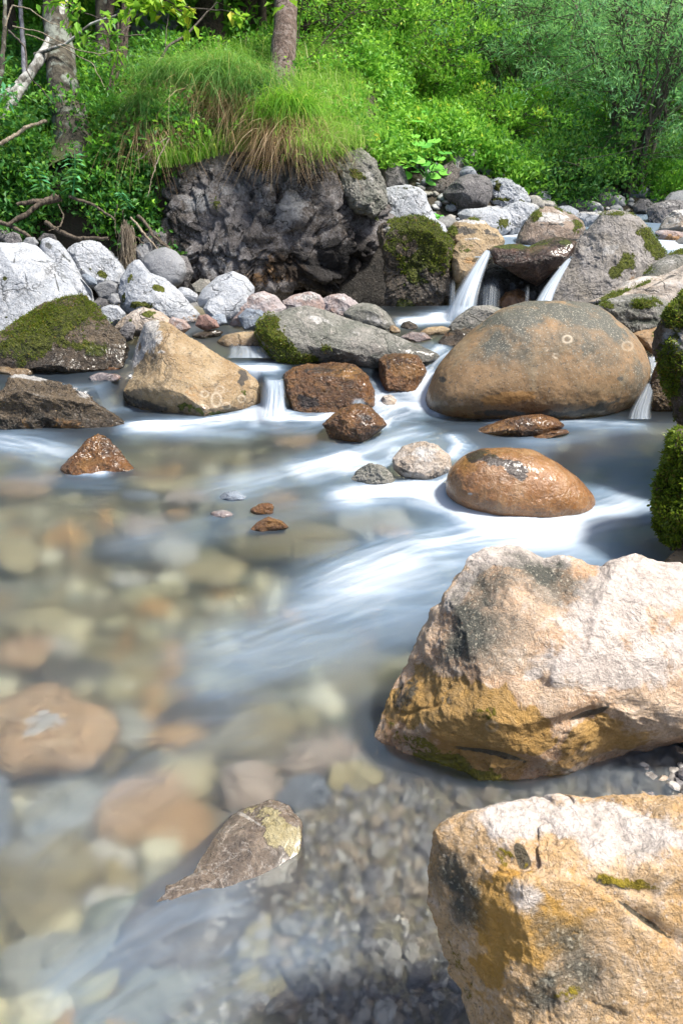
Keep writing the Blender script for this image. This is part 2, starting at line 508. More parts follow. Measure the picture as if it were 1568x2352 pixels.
# palettes: base colours of the stone
ST_PALE = stone_mat('white_limestone', (.52, .55, .60), (.40, .43, .48), (.60, .61, .64), 1.5, .6, .5, .8, .55, darkc=(.07, .075, .07), vein=.2)
ST_GREY = stone_mat('grey', (.27, .28, .30), (.20, .205, .22), (.33, .33, .34), 1.2, .25, .35, .8, .35)
ST_GREYB = stone_mat('grey_rough', (.20, .19, .195), (.13, .125, .13), (.30, .28, .28), 1.6, .8, .6, .85, .7)
ST_TAN = stone_mat('tan', (.37, .27, .15), (.28, .18, .085), (.44, .345, .225), 1.3, .35, .5, .72, .45)
ST_TANR = stone_mat('tan_round', (.33, .20, .095), (.24, .15, .075), (.28, .21, .125), .8, .06, .75, .72, .16, darkc=(.05, .05, .045), palec=(.40, .37, .32), mott=.35)
ST_WARM = stone_mat('warm_pale', (.50, .43, .37), (.40, .30, .21), (.54, .50, .47), 1.3, .6, .5, .75, .5, vein=.15)
ST_PINK = stone_mat('pinkish', (.42, .36, .36), (.40, .27, .22), (.50, .48, .50), 2.2, .6, .3, .75, .5)
ST_BLUE = stone_mat('bluish', (.30, .36, .44), (.22, .26, .32), (.42, .46, .52), 2.2, .5, .3, .7, .5)
ST_WETB = stone_mat('wet_brown', (.24, .105, .03), (.11, .05, .02), (.36, .18, .05), 2.0, .5, .3, .5, .6, darkc=(.03, .02, .02), wetdark=.3)
ST_DARK = stone_mat('dark_brown', (.14, .10, .06), (.06, .045, .03), (.24, .18, .12), 1.8, .7, .5, .7, .8, darkc=(.015, .013, .012))
ST_CLIFF = stone_mat('cliff', (.24, .22, .22), (.085, .062, .045), (.38, .36, .36), 1.9, 1.0, .8, .85, 1.0, mott=1.0, darkc=(.012, .01, .01), palec=(.42, .42, .43))
ST_CAVE_SHADE = stone_mat('cave', (.035, .03, .024), (.02, .017, .014), (.06, .05, .04), 1.9, 1.0, .3, .85, 1.0, darkc=(.008, .008, .007))  # near-black base colour stands in for the shade of cave and recess
ST_LICH = stone_mat('lichened_grey', (.30, .29, .26), (.16, .17, .14), (.40, .37, .33), 2.0, .5, .6, .8, .6, darkc=(.06, .07, .05))
ST_F1 = stone_mat('foreground_slab', (.66, .48, .33), (.60, .36, .20), (.78, .64, .52), 3.0, .12, .55, .62, .5, darkc=(.075, .075, .06), palec=(.80, .71, .65), amberc=(.46, .26, .05), mott=.45, mossc=((.12, .11, .008), (.25, .21, .01)), vein=.12)
ST_F2 = stone_mat('foreground_amber', (.64, .44, .25), (.58, .35, .14), (.74, .58, .44), 3.0, .08, .55, .5, .5, darkc=(.045, .048, .035), palec=(.80, .72, .67), amberc=(.54, .29, .04), mott=.45, mossc=((.18, .14, .01), (.32, .24, .015)), vein=.15)

def boulders():
    B = 'boulder'
    # ---- foreground right
    rock('boulder', 'huge pale orange slab boulder with a white crest in the right foreground', B,
         [(868, 1705), (885, 1640), (905, 1590), (935, 1530), (960, 1460), (1010, 1390), (1055, 1322), (1075, 1285), (1110, 1260), (1160, 1253), (1205, 1262), (1240, 1282), (1290, 1280), (1345, 1296), (1380, 1302), (1402, 1288), (1440, 1288), (1500, 1300), (1568, 1303),
          (1700, 1320), (1830, 1400), (1850, 1560), (1800, 1700), (1568, 1695), (1450, 1735), (1385, 1775), (1300, 1835), (1190, 1850), (1100, 1815), (1000, 1775), (920, 1745)],
         ST_F1, base=(1800, -.02), dr=.75, sub=7, sm=1.2, fac=0, c=(1330, 1560), amp=(.02, .035, .012), cracks=.02, setback=.62, ext=0,
         planes=[((-.25, -.8, .55), .62), ((-.75, -.75, .05), .72), ((.45, -.85, .35), .66), ((.1, -.75, -.65), .70)],
         paint=[('pale', 1180, 1280, 140, 34, 1), ('pale', 1060, 1350, 30, 90, .9, 35), ('pale', 1480, 1320, 160, 60, 1, 5), ('pale', 1400, 1430, 190, 110, .8, -25), ('pale', 1500, 1520, 130, 70, .75, -20), ('pale', 1330, 1560, 90, 40, .5, -20), ('grey', 1150, 1330, 130, 50, .9, -12), ('dark', 1090, 1300, 30, 26, .5), ('grey', 1285, 1345, 80, 50, .8), ('grey', 1100, 1470, 110, 120, .6, 30),
                ('grey', 1060, 1450, 60, 100, .5, 30), ('amber', 1100, 1690, 250, 110, 1, 12), ('amber', 1050, 1600, 130, 90, .5), ('amber', 1400, 1690, 150, 50, .6, -10), ('moss', 960, 1700, 100, 50, .6, 30), ('moss', 1050, 1775, 190, 28, .9, 18), ('moss', 1120, 1640, 60, 30, .5), ('moss', 1290, 1670, 60, 16, .5, -20), ('dark', 1330, 1655, 90, 10, .9, -22), ('dark', 1120, 1742, 120, 9, .9, 14),
                ('dark', 930, 1600, 30, 60, .6, 25), ('dark', 1010, 1610, 35, 18, .5), ('pit', 1300, 1665, 110, 26, .07, -18), ('pit', 1130, 1745, 120, 22, .06, 12), ('pit', 1080, 1600, 60, 45, .035), ('pit', 1230, 1600, 26, 120, .03, 8), ('pale', 1220, 1555, 22, 14, 1, -20), ('ring', 1128, 1668, 13, 11, .5)],
         wet=(.0, .10), seed=3)
    rock('boulder', 'white topped amber boulder filling the bottom right corner', B,
         [(1000, 1965), (1010, 1920), (1060, 1880), (1150, 1852), (1250, 1836), (1400, 1830), (1568, 1833), (1750, 1860), (1900, 2000), (1950, 2250), (1900, 2500), (1500, 2620), (1250, 2560), (1120, 2440), (1070, 2300), (1030, 2180), (1000, 2080), (994, 2010)],
         ST_F2, t=.98, dr=.72, sub=7, sm=2, fac=0, c=(1430, 2190), amp=(.03, .04, .012), cracks=.03,
         planes=[((0, -.72, .7), .74), ((-.7, -.7, .1), .80), ((.2, -1, -.1), .78)],
         paint=[('pale', 1400, 1875, 330, 60, .85, 3), ('pale', 1480, 1950, 170, 80, .6, 10), ('pale', 1180, 1880, 130, 50, .8, -12), ('grey', 1040, 2010, 55, 70, 1), ('grey', 1060, 2100, 50, 60, .9, -20), ('grey', 1330, 2240, 90, 120, 1, -25), ('grey', 1230, 2310, 80, 75, 1), ('dark', 1330, 2240, 40, 60, .5, -25), ('dark', 1045, 2030, 18, 34, .6), ('pale', 1250, 2050, 60, 70, .35, 30), ('pale', 1450, 2120, 90, 40, .35), ('amber', 1120, 2150, 60, 160, .6), ('dark', 1400, 2020, 90, 12, .6, 12), ('dark', 1190, 1960, 16, 30, .9),
                ('moss', 1300, 2280, 120, 90, .5), ('moss', 1120, 1960, 90, 30, .5, 15), ('moss', 1060, 2240, 40, 170, .5, -14), ('moss', 1450, 2020, 120, 18, .6, 8), ('amber', 1300, 2100, 240, 130, .5), ('amber', 1200, 2230, 120, 140, .5), ('pale', 1180, 2060, 50, 40, .4), ('pale', 1480, 2260, 80, 60, .35), ('pit', 1200, 1975, 70, 26, .05, 10), ('pit', 1440, 2030, 160, 28, .05, 12), ('pit', 1330, 2240, 70, 90, .05), ('pit', 1230, 2315, 40, 40, .07), ('pit', 1490, 2110, 120, 16, .06, 35), ('dark', 1490, 2112, 110, 8, .9, 35), ('pale', 1090, 2080, 30, 18, .4)],
         wet=(.12, .22), seed=11)
    # ---- the boulders across the step
    rock('boulder', 'dark wet brown boulder with a pale ridge at the left edge, below the mossy rock', B,
         [(15, 890), (25, 866), (75, 861), (130, 870), (170, 880), (200, 905), (222, 928), (260, 950), (298, 980), (280, 1010), (150, 1025), (30, 1020), (-50, 1010), (-50, 930), (0, 905)],
         ST_DARK, base=(985, 0), dr=1.1, sub=7, sm=1.5, fac=2, amp=(.03, .07, .02), planes=[((.1, -.8, -.5), .45), ((.2, -.5, .8), .6)], setback=.55,
         paint=[('pale', 120, 868, 120, 9, 1, 4), ('pale', 185, 895, 50, 10, 1, 40), ('pale', 90, 905, 50, 7, .4, 10), ('amber', 150, 975, 120, 30, .5), ('pit', 110, 900, 60, 14, .08, 8)], wet=(0, .12), seed=2)
    rock('boulder', 'tan pyramid boulder with a white pointed tip, left of the little cascade', B,
         [(237, 900), (250, 875), (270, 850), (280, 825), (295, 788), (310, 757), (325, 735), (350, 729), (380, 738), (425, 768), (475, 798), (525, 828), (565, 850), (605, 883), (613, 915), (600, 945), (550, 960), (480, 972), (440, 970), (350, 957), (280, 932), (247, 915)],
         ST_TAN, base=(955, 0), dr=.95, sub=7, sm=.9, fac=0, c=(425, 880), amp=(.012, .02, .007), setback=.62, ext=.25, p=.7,
         planes=[((.35, -.85, .35), .42), ((-.85, -.5, .3), .50), ((-.25, -.8, -.45), .55), ((.7, -.7, -.2), .62)],
         paint=[('pale', 335, 765, 38, 60, 1, 25), ('pale', 300, 830, 16, 60, .7, 25), ('amber', 430, 880, 110, 55, .45, 20), ('dark', 558, 870, 22, 32, .85, 20), ('dark', 330, 930, 110, 18, .7, 15), ('moss', 408, 925, 30, 16, .55), ('moss', 490, 950, 60, 16, .6, 10), ('moss', 562, 900, 16, 14, .6), ('pale', 372, 808, 14, 6, .6),
                ('ring', 470, 905, 9, 7, .8), ('ring', 497, 918, 11, 16, .7), ('ring', 520, 932, 9, 7, .8), ('ring', 555, 916, 8, 8, .8), ('ring', 466, 938, 13, 8, .7), ('ring', 505, 895, 10, 8, .5), ('pit', 370, 880, 14, 60, .02), ('pit', 450, 860, 60, 20, .02, 20)], wet=(0, .07), seed=5)
    rock('boulder', 'largest rounded tan boulder, smooth and flecked grey on top, centre right', B,
         [(976, 922), (984, 887), (1004, 847), (1044, 797), (1094, 752), (1144, 714), (1199, 698), (1284, 692), (1349, 697), (1399, 717), (1444, 752), (1479, 797), (1496, 847), (1486, 877), (1454, 912), (1409, 937), (1334, 952), (1259, 956), (1184, 958), (1084, 952), (1000, 939)],
         ST_TANR, base=(948, 0), dr=.85, sub=7, sm=3, fac=0, c=(1235, 845), amp=(.025, .012, .004), setback=.6, ext=.22, p=.66,
         paint=[('grey', 1200, 722, 130, 34, .9, -5), ('grey', 1330, 722, 120, 36, .85, 8), ('grey', 1170, 775, 130, 40, .55, -20), ('grey', 1300, 770, 160, 40, .65), ('grey', 1400, 800, 80, 50, .6, 40), ('grey', 1250, 830, 120, 50, .35), ('amber', 1130, 890, 120, 30, .3), ('dark', 1420, 870, 14, 10, .6), ('grey', 1460, 880, 34, 56, .7, 30), ('dark', 1250, 950, 220, 12, .7), ('dark', 1400, 925, 80, 16, .6, -20), ('amber', 1180, 920, 150, 20, .5), ('pale', 1045, 925, 40, 16, .45), ('dark', 1018, 872, 10, 8, .6),
                ('ring', 1302, 779, 10, 8, 1), ('ring', 1275, 817, 6, 5, .9), ('ring', 1253, 802, 4, 4, .8), ('ring', 1440, 795, 12, 10, .35), ('pit', 1420, 740, 40, 14, .03, 40), ('pit', 1100, 790, 60, 16, .02, -35), ('dark', 1010, 880, 12, 30, .5, 20), ('pale', 1500, 900, 10, 10, .3)], wet=(0, .11), seed=8)
    rock('boulder', 'long lichened boulder sloping right with a bright moss tuft on its left end', B,
         [(590, 759), (597, 737), (616, 722), (636, 719), (665, 710), (694, 704), (723, 707), (767, 720), (811, 735), (855, 749), (909, 771), (964, 792), (1011, 808), (1000, 822), (920, 828), (855, 838), (782, 838), (709, 836), (650, 834), (629, 821), (607, 795), (593, 775)],
         ST_LICH, base=(830, .15), dr=.9, sub=7, sm=1, fac=1, c=(760, 782), amp=(.02, .03, .012), ext=.2, setback=.6, planes=[((.2, -.8, .5), .5), ((0, -.8, -.5), .62)],
         paint=[('moss', 614, 752, 34, 38, 1), ('moss', 640, 800, 40, 34, .9), ('moss', 690, 828, 60, 12, .7), ('moss', 748, 795, 16, 16, .8), ('dark', 660, 815, 50, 22, .8), ('pale', 740, 735, 60, 10, .6, 18), ('pale', 700, 760, 60, 16, .35, 10), ('pale', 900, 790, 80, 14, .4, 18), ('pit', 715, 815, 30, 30, .06)], wet=(.2, .05), seed=4, tuft=5000, tuftL=.014)
    rock('boulder', 'grey green oval boulder behind the long lichened boulder', B,
         [(785, 722), (807, 701), (833, 695), (862, 699), (887, 717), (913, 748), (905, 770), (855, 765), (811, 745)], ST_LICH, base=(757, .2), dr=.9, sub=6, amp=(.02, .02, .01), paint=[('dark', 830, 712, 36, 14, .5), ('pale', 860, 735, 40, 12, .7, 20)], wet=(.2, .03), seed=6, setback=.5)
    rock('boulder', 'cracked brown boulder peeking out behind the largest round boulder', B,
         [(1029, 752), (1049, 727), (1084, 704), (1124, 701), (1160, 713), (1180, 740), (1150, 775), (1060, 775), (1035, 765)], ST_LICH, base=(765, .2), dr=.9, sub=6, fac=3, amp=(.02, .03, .01), cracks=.05, paint=[('amber', 1080, 755, 50, 14, .5)], wet=(.2, .04), seed=7)
    rock('rock', 'low dark brown rock tucked below the cracked brown boulder', 'rock',
         [(1003, 787), (1024, 764), (1050, 755), (1085, 764), (1075, 790), (1040, 800), (1010, 797)], ST_DARK, base=(792, .18), dr=.9, sub=5, paint=[('amber', 1030, 768, 26, 10, .6)], wet=(.15, 0), seed=9)
    rock('boulder', 'wide wet rusty brown boulder in the middle of the step', B,
         [(647, 872), (654, 855), (675, 845), (709, 837), (767, 832), (811, 838), (842, 859), (858, 895), (861, 926), (840, 935), (800, 935), (767, 950), (738, 958), (694, 954), (674, 945), (666, 920), (650, 900)],
         ST_WETB, base=(945, 0), dr=1.0, sub=7, sm=1.5, fac=1, amp=(.03, .05, .015), ext=.2, planes=[((.1, -.6, .8), .66), ((-.2, -1, -.1), .7)],
         paint=[('dark', 712, 925, 32, 20, .8), ('dark', 735, 850, 60, 10, .6), ('amber', 790, 860, 50, 20, .7), ('amber', 700, 880, 50, 20, .5), ('dark', 825, 925, 22, 12, .6)], wet=(0, 0), seed=10)
    rock('boulder', 'knobbly wet amber rock beside the largest round boulder', B,
         [(869, 828), (884, 816), (920, 812), (957, 816), (971, 835), (980, 853), (964, 882), (950, 905), (920, 910), (887, 905), (873, 872)],
         ST_WETB, base=(898, .05), dr=1.0, sub=6, sm=1.5, fac=3, amp=(.03, .06, .02), paint=[('amber', 930, 850, 45, 30, .9), ('dark', 895, 840, 22, 24, .5)], wet=(0, 0), seed=12)
    rock('boulder', 'ridged glossy dark brown rock in front of the rusty boulder', B,
         [(740, 975), (767, 950), (798, 932), (825, 927), (852, 938), (876, 960), (886, 975), (872, 988), (850, 1005), (815, 1030), (775, 1032), (752, 1010), (748, 988)],
         ST_WETB, base=(1022, 0), dr=1.0, sub=6, sm=1, fac=4, amp=(.04, .08, .02), paint=[('dark', 840, 960, 30, 18, .6), ('amber', 780, 955, 30, 14, .5)], wet=(0, 0), seed=13)
    rock('stone', 'pale wedge stone in the foam below the knobbly amber rock', 'stone',
         [(862, 938), (878, 909), (895, 906), (915, 916), (918, 935), (890, 948)], ST_WARM, base=(935, 0), dr=1, sub=5, wet=(0, .03), seed=14)
    rock('rock', 'flat glossy wet brown rock in front of the largest round boulder', 'rock',
         [(1082, 1000), (1110, 980), (1150, 966), (1199, 955), (1240, 951), (1278, 960), (1296, 978), (1260, 1000), (1200, 1012), (1110, 1012)],
         ST_WETB, base=(1003, 0), dr=.9, sub=6, sm=1.5, fac=2, amp=(.03, .05, .015), paint=[('amber', 1140, 985, 60, 16, .6)], wet=(0, 0), seed=15)
    rock('stone', 'thin flat stone just breaking the water beside the glossy flat rock', 'stone',
         [(1195, 1012), (1230, 1000), (1262, 990), (1300, 985), (1310, 995), (1260, 1010), (1220, 1022)], ST_WETB, base=(1010, 0), dr=.9, sub=5, fac=2, amp=(.03, .06, .02), wet=(0, 0), seed=16)
    rock('boulder', 'low orange brown boulder washed over by water, with a dark patch on its back', B,
         [(1024, 1110), (1032, 1080), (1060, 1050), (1104, 1031), (1164, 1027), (1224, 1035), (1274, 1060), (1324, 1095), (1364, 1140), (1370, 1180), (1309, 1210), (1234, 1210), (1134, 1200), (1064, 1175), (1026, 1140)],
         stone_mat('washed_orange', (.42, .205, .075), (.30, .14, .045), (.46, .28, .14), 1.2, .15, .3, .45, .3, darkc=(.03, .028, .03), wetdark=.2), base=(1178, 0), dr=.9, sub=7, sm=3, fac=1, amp=(.02, .015, .006), setback=.6,
         paint=[('dark', 1130, 1057, 62, 20, .95, 12), ('dark', 1180, 1075, 40, 18, .8, 25), ('amber', 1070, 1075, 30, 26, .8), ('pale', 1078, 1135, 8, 5, .7)], wet=(0, 0), seed=17)
    rock('stone', 'roundish pale stone veined with brown, left of the washed over orange boulder', 'stone',
         [(901, 1055), (924, 1025), (964, 1013), (1004, 1022), (1034, 1048), (1036, 1080), (1012, 1108), (984, 1122), (960, 1110), (924, 1098), (904, 1078)],
         ST_WARM, base=(1110, 0), dr=1.0, sub=6, sm=1.5, fac=3, amp=(.03, .05, .015), paint=[('dark', 925, 1075, 26, 26, .55, 30), ('dark', 995, 1095, 26, 16, .6), ('pale', 970, 1040, 50, 22, .6)], wet=(0, .03), seed=18)
    rock('stone', 'small speckled grey brown stone left of the roundish pale stone', 'stone',
         [(804, 1104), (822, 1080), (848, 1065), (874, 1068), (899, 1088), (912, 1112), (899, 1126), (824, 1126)], ST_LICH, base=(1118, 0), dr=1.0, sub=6, sm=1, fac=4, amp=(.04, .09, .03), wet=(0, .03), seed=19)
    rock('stone', 'white pebble at the waterline under the roundish pale stone', 'stone',
         [(958, 1138), (968, 1122), (990, 1118), (1010, 1126), (1014, 1140), (985, 1148)], ST_PALE, base=(1136, 0), dr=1.0, sub=4, seed=20)
    rock('rock', 'lone wet brown peaked rock in the left of the pool', 'rock',
         [(135, 1078), (170, 1042), (200, 1010), (225, 999), (252, 1008), (276, 1035), (300, 1065), (330, 1090), (225, 1102), (145, 1096)],
         ST_WETB, base=(1088, 0), dr=1.0, sub=6, sm=1, fac=4, amp=(.03, .06, .02), ext=.2, planes=[((.3, -.9, .3), .5)], paint=[('dark', 245, 1040, 22, 14, .5), ('amber', 200, 1060, 50, 22, .6)], wet=(0, 0), seed=21)
    rock('stone', 'small round knobbly brown stone poking from the middle of the pool', 'stone',
         ell(604, 1172, 25, 17, 5), ST_WETB, base=(1184, 0), dr=1, sub=5, amp=(.04, .1, .03), wet=(0, 0), seed=22)
    rock('stone', 'small orange tipped stone just in front of the knobbly brown stone', 'stone',
         [(568, 1222), (592, 1198), (615, 1188), (645, 1195), (665, 1212), (600, 1230)], ST_WETB, base=(1220, 0), dr=1, sub=5, fac=3, amp=(.03, .06, .02), paint=[('amber', 630, 1200, 30, 14, .8)], wet=(0, 0), seed=23)
    rock('stone', 'flat whitish stone awash left of the knobbly brown stone', 'stone',
         [(496, 1148), (515, 1131), (540, 1126), (568, 1138), (578, 1152), (530, 1158)], ST_BLUE, base=(1150, 0), dr=1, sub=5, wet=(0, .02), seed=24)
    rock('stone', 'tiny pink brown stone awash between flat whitish and knobbly stones', 'stone', ell(506, 1184, 26, 13, 0), ST_PINK, base=(1190, 0), dr=1, sub=4, wet=(0, 0), seed=25)
    # ---- right edge
    rock('boulder', 'dark moss covered rock leaning in at the right edge, upper one of two', B,
         [(1575, 655), (1559, 674), (1550, 690), (1530, 702), (1526, 731), (1512, 751), (1509, 779), (1508, 802), (1512, 831), (1526, 859), (1538, 893), (1546, 936), (1552, 973), (1562, 1000), (1620, 1110), (1700, 1300), (1900, 1380), (2150, 1250), (2150, 850), (1900, 640), (1700, 600)],
         ST_DARK, t=2.85, dr=.5, sub=7, sm=.8, fac=1, c=(1800, 900), amp=(.02, .05, .02), blocky=.03, paint=[('moss', 1540, 870, 70, 200, .5), ('moss', 1568, 700, 40, 40, .6), ('pale', 1545, 790, 34, 40, .9), ('pale', 1560, 900, 16, 30, .4), ('amber', 1560, 695, 30, 26, .6)], seed=26, tuft=9000, tuftL=.016)
    rock('boulder', 'hanging rock with bright green moss at the right edge, lower one of two', B,
         [(1562, 990), (1542, 1004), (1532, 1027), (1529, 1064), (1526, 1092), (1515, 1135), (1509, 1164), (1503, 1180), (1509, 1206), (1525, 1226), (1542, 1245), (1552, 1256), (1570, 1264), (1620, 1290), (1700, 1430), (1850, 1480), (2000, 1400), (2020, 1150), (1850, 1000), (1680, 960)],
         ST_DARK, t=2.42, dr=.5, sub=7, sm=.8, fac=0, c=(1740, 1160), amp=(.05, .10, .03), paint=[('moss', 1545, 1110, 70, 160, .8), ('dark', 1520, 1180, 26, 40, .4), ('amber', 1556, 1070, 16, 26, .8), ('pale', 1550, 1060, 14, 20, .4)], seed=27, tuft=16000, tuftL=.019,
         tmat=leaf_mat("bright_moss_blades", (.045, .075, .006), (.19, .26, .012), (.13, .09, .02), .35))
    rock('rock', 'tan sliver of rock at the right edge under the hanging mossy rock', 'rock',
         [(1512, 1302), (1540, 1272), (1568, 1248), (1640, 1230), (1680, 1330), (1560, 1340)], ST_TANR, base=(1310, 0), dr=.8, sub=6, seed=28, wet=(0, .02))
    rock('rock', 'coarse brown rock between the largest round boulder and the mossy right edge', 'rock',
         [(1484, 902), (1492, 879), (1506, 838), (1513, 826), (1532, 840), (1560, 859), (1585, 893), (1580, 960), (1502, 955), (1488, 925)], stone_mat('coarse_brown', (.26, .17, .09), (.12, .08, .045), (.34, .25, .16), 3.5, .8, .8, .8, 1.0, darkc=(.02, .015, .01)), base=(948, 0), dr=.9, sub=6, amp=(.03, .06, .03), seed=29, wet=(0, .03))
    rock('rock', 'small smooth tan rock above the right hand cascade', 'rock',
         [(1450, 768), (1475, 754), (1500, 750), (1520, 752), (1530, 800), (1505, 818), (1475, 800)], ST_TANR, t=3.95, dr=.8, sub=5, seed=30, paint=[('moss', 1505, 770, 12, 16, .8)], wet=(.2, .05))
    rock('boulder', 'low grey ledge boulder with a moss cap, right of the largest round boulder', B,
         [(1365, 706), (1400, 687), (1435, 679), (1476, 676), (1509, 682), (1541, 695), (1560, 740), (1530, 765), (1455, 775), (1400, 740)], ST_LICH, t=4.05, dr=.9, sub=6, sm=1, fac=2, amp=(.03, .05, .015), blocky=.03,
         paint=[('moss', 1475, 697, 42, 14, 1), ('moss', 1395, 700, 22, 10, .8), ('pale', 1430, 690, 60, 8, .6), ('dark', 1480, 738, 50, 9, .9), ('pit', 1480, 738, 50, 9, .1)], seed=31, tuft=1800, tuftL=.012)
    rock('boulder', 'long pale streaked slab running up to the right edge', B,
         [(1341, 697), (1373, 690), (1414, 663), (1441, 647), (1473, 637), (1509, 634), (1568, 601), (1700, 555), (1760, 640), (1700, 740), (1560, 730), (1500, 715), (1400, 715)], ST_WARM, t=4.35, dr=.8, sub=6, sm=1, fac=2, c=(1560, 665), amp=(.02, .04, .012), planes=[((-.2, -.6, .8), .5)],
         paint=[('moss', 1400, 683, 46, 9, .9, -28), ('moss', 1470, 655, 40, 6, .7, -22), ('dark', 1520, 645, 70, 4, .6, -28), ('pale', 1480, 640, 90, 12, .6, -22)], seed=32, tuft=1200, tuftL=.012)
    rock('boulder', 'mossy edged grey boulder behind the long streaked slab at the right edge', B,
         [(1468, 642), (1490, 617), (1500, 606), (1536, 584), (1568, 570), (1680, 555), (1740, 620), (1600, 680), (1500, 670)], ST_LICH, t=4.6, dr=.8, sub=6, sm=1, c=(1590, 620), paint=[('moss', 1485, 620, 26, 14, .9), ('moss', 1560, 577, 60, 12, .8), ('pale', 1540, 600, 60, 14, .5)], seed=33, tuft=1200)
    # ---- around the waterfalls
    rock('boulder', 'tall leaning grey boulder with moss down its right side, right of the second fall', B,
         [(1268, 715), (1273, 665), (1295, 619), (1311, 571), (1333, 544), (1360, 514), (1379, 489), (1403, 483), (1441, 487), (1468, 500), (1490, 525), (1509, 557), (1528, 583), (1525, 610), (1500, 660), (1450, 710), (1373, 740), (1300, 740)],
         stone_mat('leaning_grey', (.37, .345, .33), (.27, .24, .20), (.44, .40, .37), 1.4, .22, .4, .78, .6), t=4.75, dr=.85, sub=7, sm=1.2, fac=1, amp=(.02, .03, .012), cracks=.012, planes=[((.4, -.85, -.1), .6), ((-.4, -.9, .1), .56)],
         paint=[('moss', 1500, 560, 24, 60, .95, -35), ('moss', 1440, 600, 26, 26, .7), ('moss', 1410, 492, 60, 9, .6), ('moss', 1410, 628, 22, 16, .7), ('pale', 1340, 580, 26, 70, .4, 20), ('amber', 1450, 640, 30, 30, .5), ('dark', 1395, 650, 70, 9, .5, -20), ('pale', 1400, 570, 30, 16, .6, -20), ('pit', 1410, 610, 50, 14, .05, -40)], seed=34, tuft=2500)
    rock('boulder', 'dark red wet ledge boulder between the two falls', B,
         [(1122, 575), (1132, 567), (1160, 562), (1189, 559), (1211, 566), (1238, 553), (1273, 543), (1305, 548), (1324, 554), (1316, 575), (1306, 592), (1290, 606), (1268, 625), (1246, 652), (1232, 660), (1211, 648), (1170, 622), (1135, 604)],
         stone_mat('wet_red', (.20, .10, .065), (.075, .045, .035), (.26, .16, .11), 2.0, .6, .3, .5, .7, darkc=(.012, .012, .01), wetdark=.2), t=4.72, dr=.95, sub=6, sm=1, fac=2, amp=(.03, .03, .012), planes=[((0, -.7, .7), .5), ((0, -.7, -.7), .45)],
         paint=[('moss', 1180, 566, 60, 9, .9), ('moss', 1250, 556, 50, 7, .5), ('dark', 1160, 590, 40, 20, .5), ('moss', 1300, 560, 20, 10, .6)], wet=(.3, 0), seed=35)
    rock('rock', 'dripping rock wall painted shade dark, recessed under the red ledge boulder', 'rock',
         [(1060, 640), (1100, 600), (1180, 590), (1280, 600), (1320, 640), (1310, 730), (1180, 760), (1080, 740)], ST_CAVE_SHADE, t=4.94, dr=.25, sub=6, amp=(.03, .08, .02), wet=(.3, 0), seed=36)
    rock('rock', 'low reddish rock at the foot of the recess between the falls', 'rock',
         [(1140, 695), (1160, 672), (1190, 662), (1212, 675), (1225, 700), (1200, 720), (1150, 718)], ST_WETB, t=4.85, dr=.8, sub=5, wet=(.2, 0), seed=37)
    rock('boulder', 'rounded brown boulder with folded mossy crest above the falls', B,
         [(1182, 562), (1190, 538), (1204, 511), (1224, 487), (1251, 473), (1276, 475), (1316, 493), (1338, 508), (1343, 525), (1330, 550), (1300, 575), (1238, 580), (1205, 578)],
         stone_mat('folded_brown', (.34, .25, .19), (.25, .18, .13), (.42, .38, .34), 1.6, .5, .3, .75, .6), t=5.25, dr=.95, sub=6, sm=1.2, fac=2, amp=(.03, .03, .01), paint=[('pale', 1260, 500, 50, 20, .9), ('moss', 1230, 495, 14, 24, .8, 30), ('moss', 1300, 482, 36, 7, 1, 20), ('moss', 1325, 520, 16, 20, .8), ('dark', 1260, 515, 50, 4, .7)], wet=(.5, .05), seed=38, tuft=900)
    rock('boulder', 'mottled tan and black capped boulder left above the main fall', B,
         [(1022, 540), (1042, 512), (1082, 500), (1114, 501), (1144, 527), (1157, 552), (1150, 575), (1114, 585), (1054, 575), (1028, 560)], ST_TAN, t=5.0, dr=.95, sub=6, sm=1.5, amp=(.03, .06, .02), paint=[('pale', 1090, 508, 40, 8, .9), ('dark', 1070, 528, 40, 12, .8), ('dark', 1130, 545, 20, 16, .5), ('moss', 1035, 530, 18, 16, .8), ('moss', 1090, 503, 20, 6, .8)], seed=39, tuft=500)
    rock('boulder', 'round brown boulder with green film directly left of the main fall', B,
         [(1036, 610), (1038, 570), (1056, 549), (1092, 545), (1112, 552), (1118, 577), (1112, 600), (1092, 632), (1064, 655), (1040, 645)], ST_TAN, t=4.8, dr=.95, sub=6, sm=1.5, amp=(.02, .03, .01), paint=[('moss', 1070, 572, 26, 20, .6), ('pale', 1080, 549, 26, 6, .6), ('amber', 1080, 600, 30, 20, .6)], wet=(.35, .1), seed=40)
    rock('boulder', 'jagged moss draped boulder beside the black cave', B,
         [(868, 534), (880, 515), (909, 502), (934, 494), (974, 499), (1004, 512), (1014, 532), (1036, 550), (1040, 575), (1034, 600), (1036, 627), (1032, 680), (1004, 710), (950, 722), (909, 728), (884, 700), (886, 650), (880, 600), (872, 565)],
         ST_DARK, t=4.85, dr=.8, sub=7, sm=.8, fac=2, amp=(.03, .07, .025), blocky=.05, planes=[((-.1, -.8, -.4), .45)],
         paint=[('moss', 955, 520, 75, 34, 1), ('moss', 1000, 570, 60, 44, 1), ('moss', 950, 620, 60, 40, .8), ('moss', 900, 560, 30, 30, .6), ('moss', 930, 700, 26, 30, .8), ('pale', 895, 525, 26, 16, .7), ('pale', 960, 570, 26, 14, .5), ('pale', 985, 670, 36, 30, .45), ('amber', 985, 670, 40, 30, .3), ('pit', 915, 620, 40, 50, .15)], wet=(.2, .25), seed=41, tuft=6000, tuftL=.016)
    rock('rock', 'rock painted shade black at the back of the cave', 'rock', [(740, 580), (800, 540), (880, 500), (980, 520), (1010, 700), (900, 760), (760, 740)], ST_CAVE_SHADE, t=5.42, dr=.3, sub=6, seed=42)
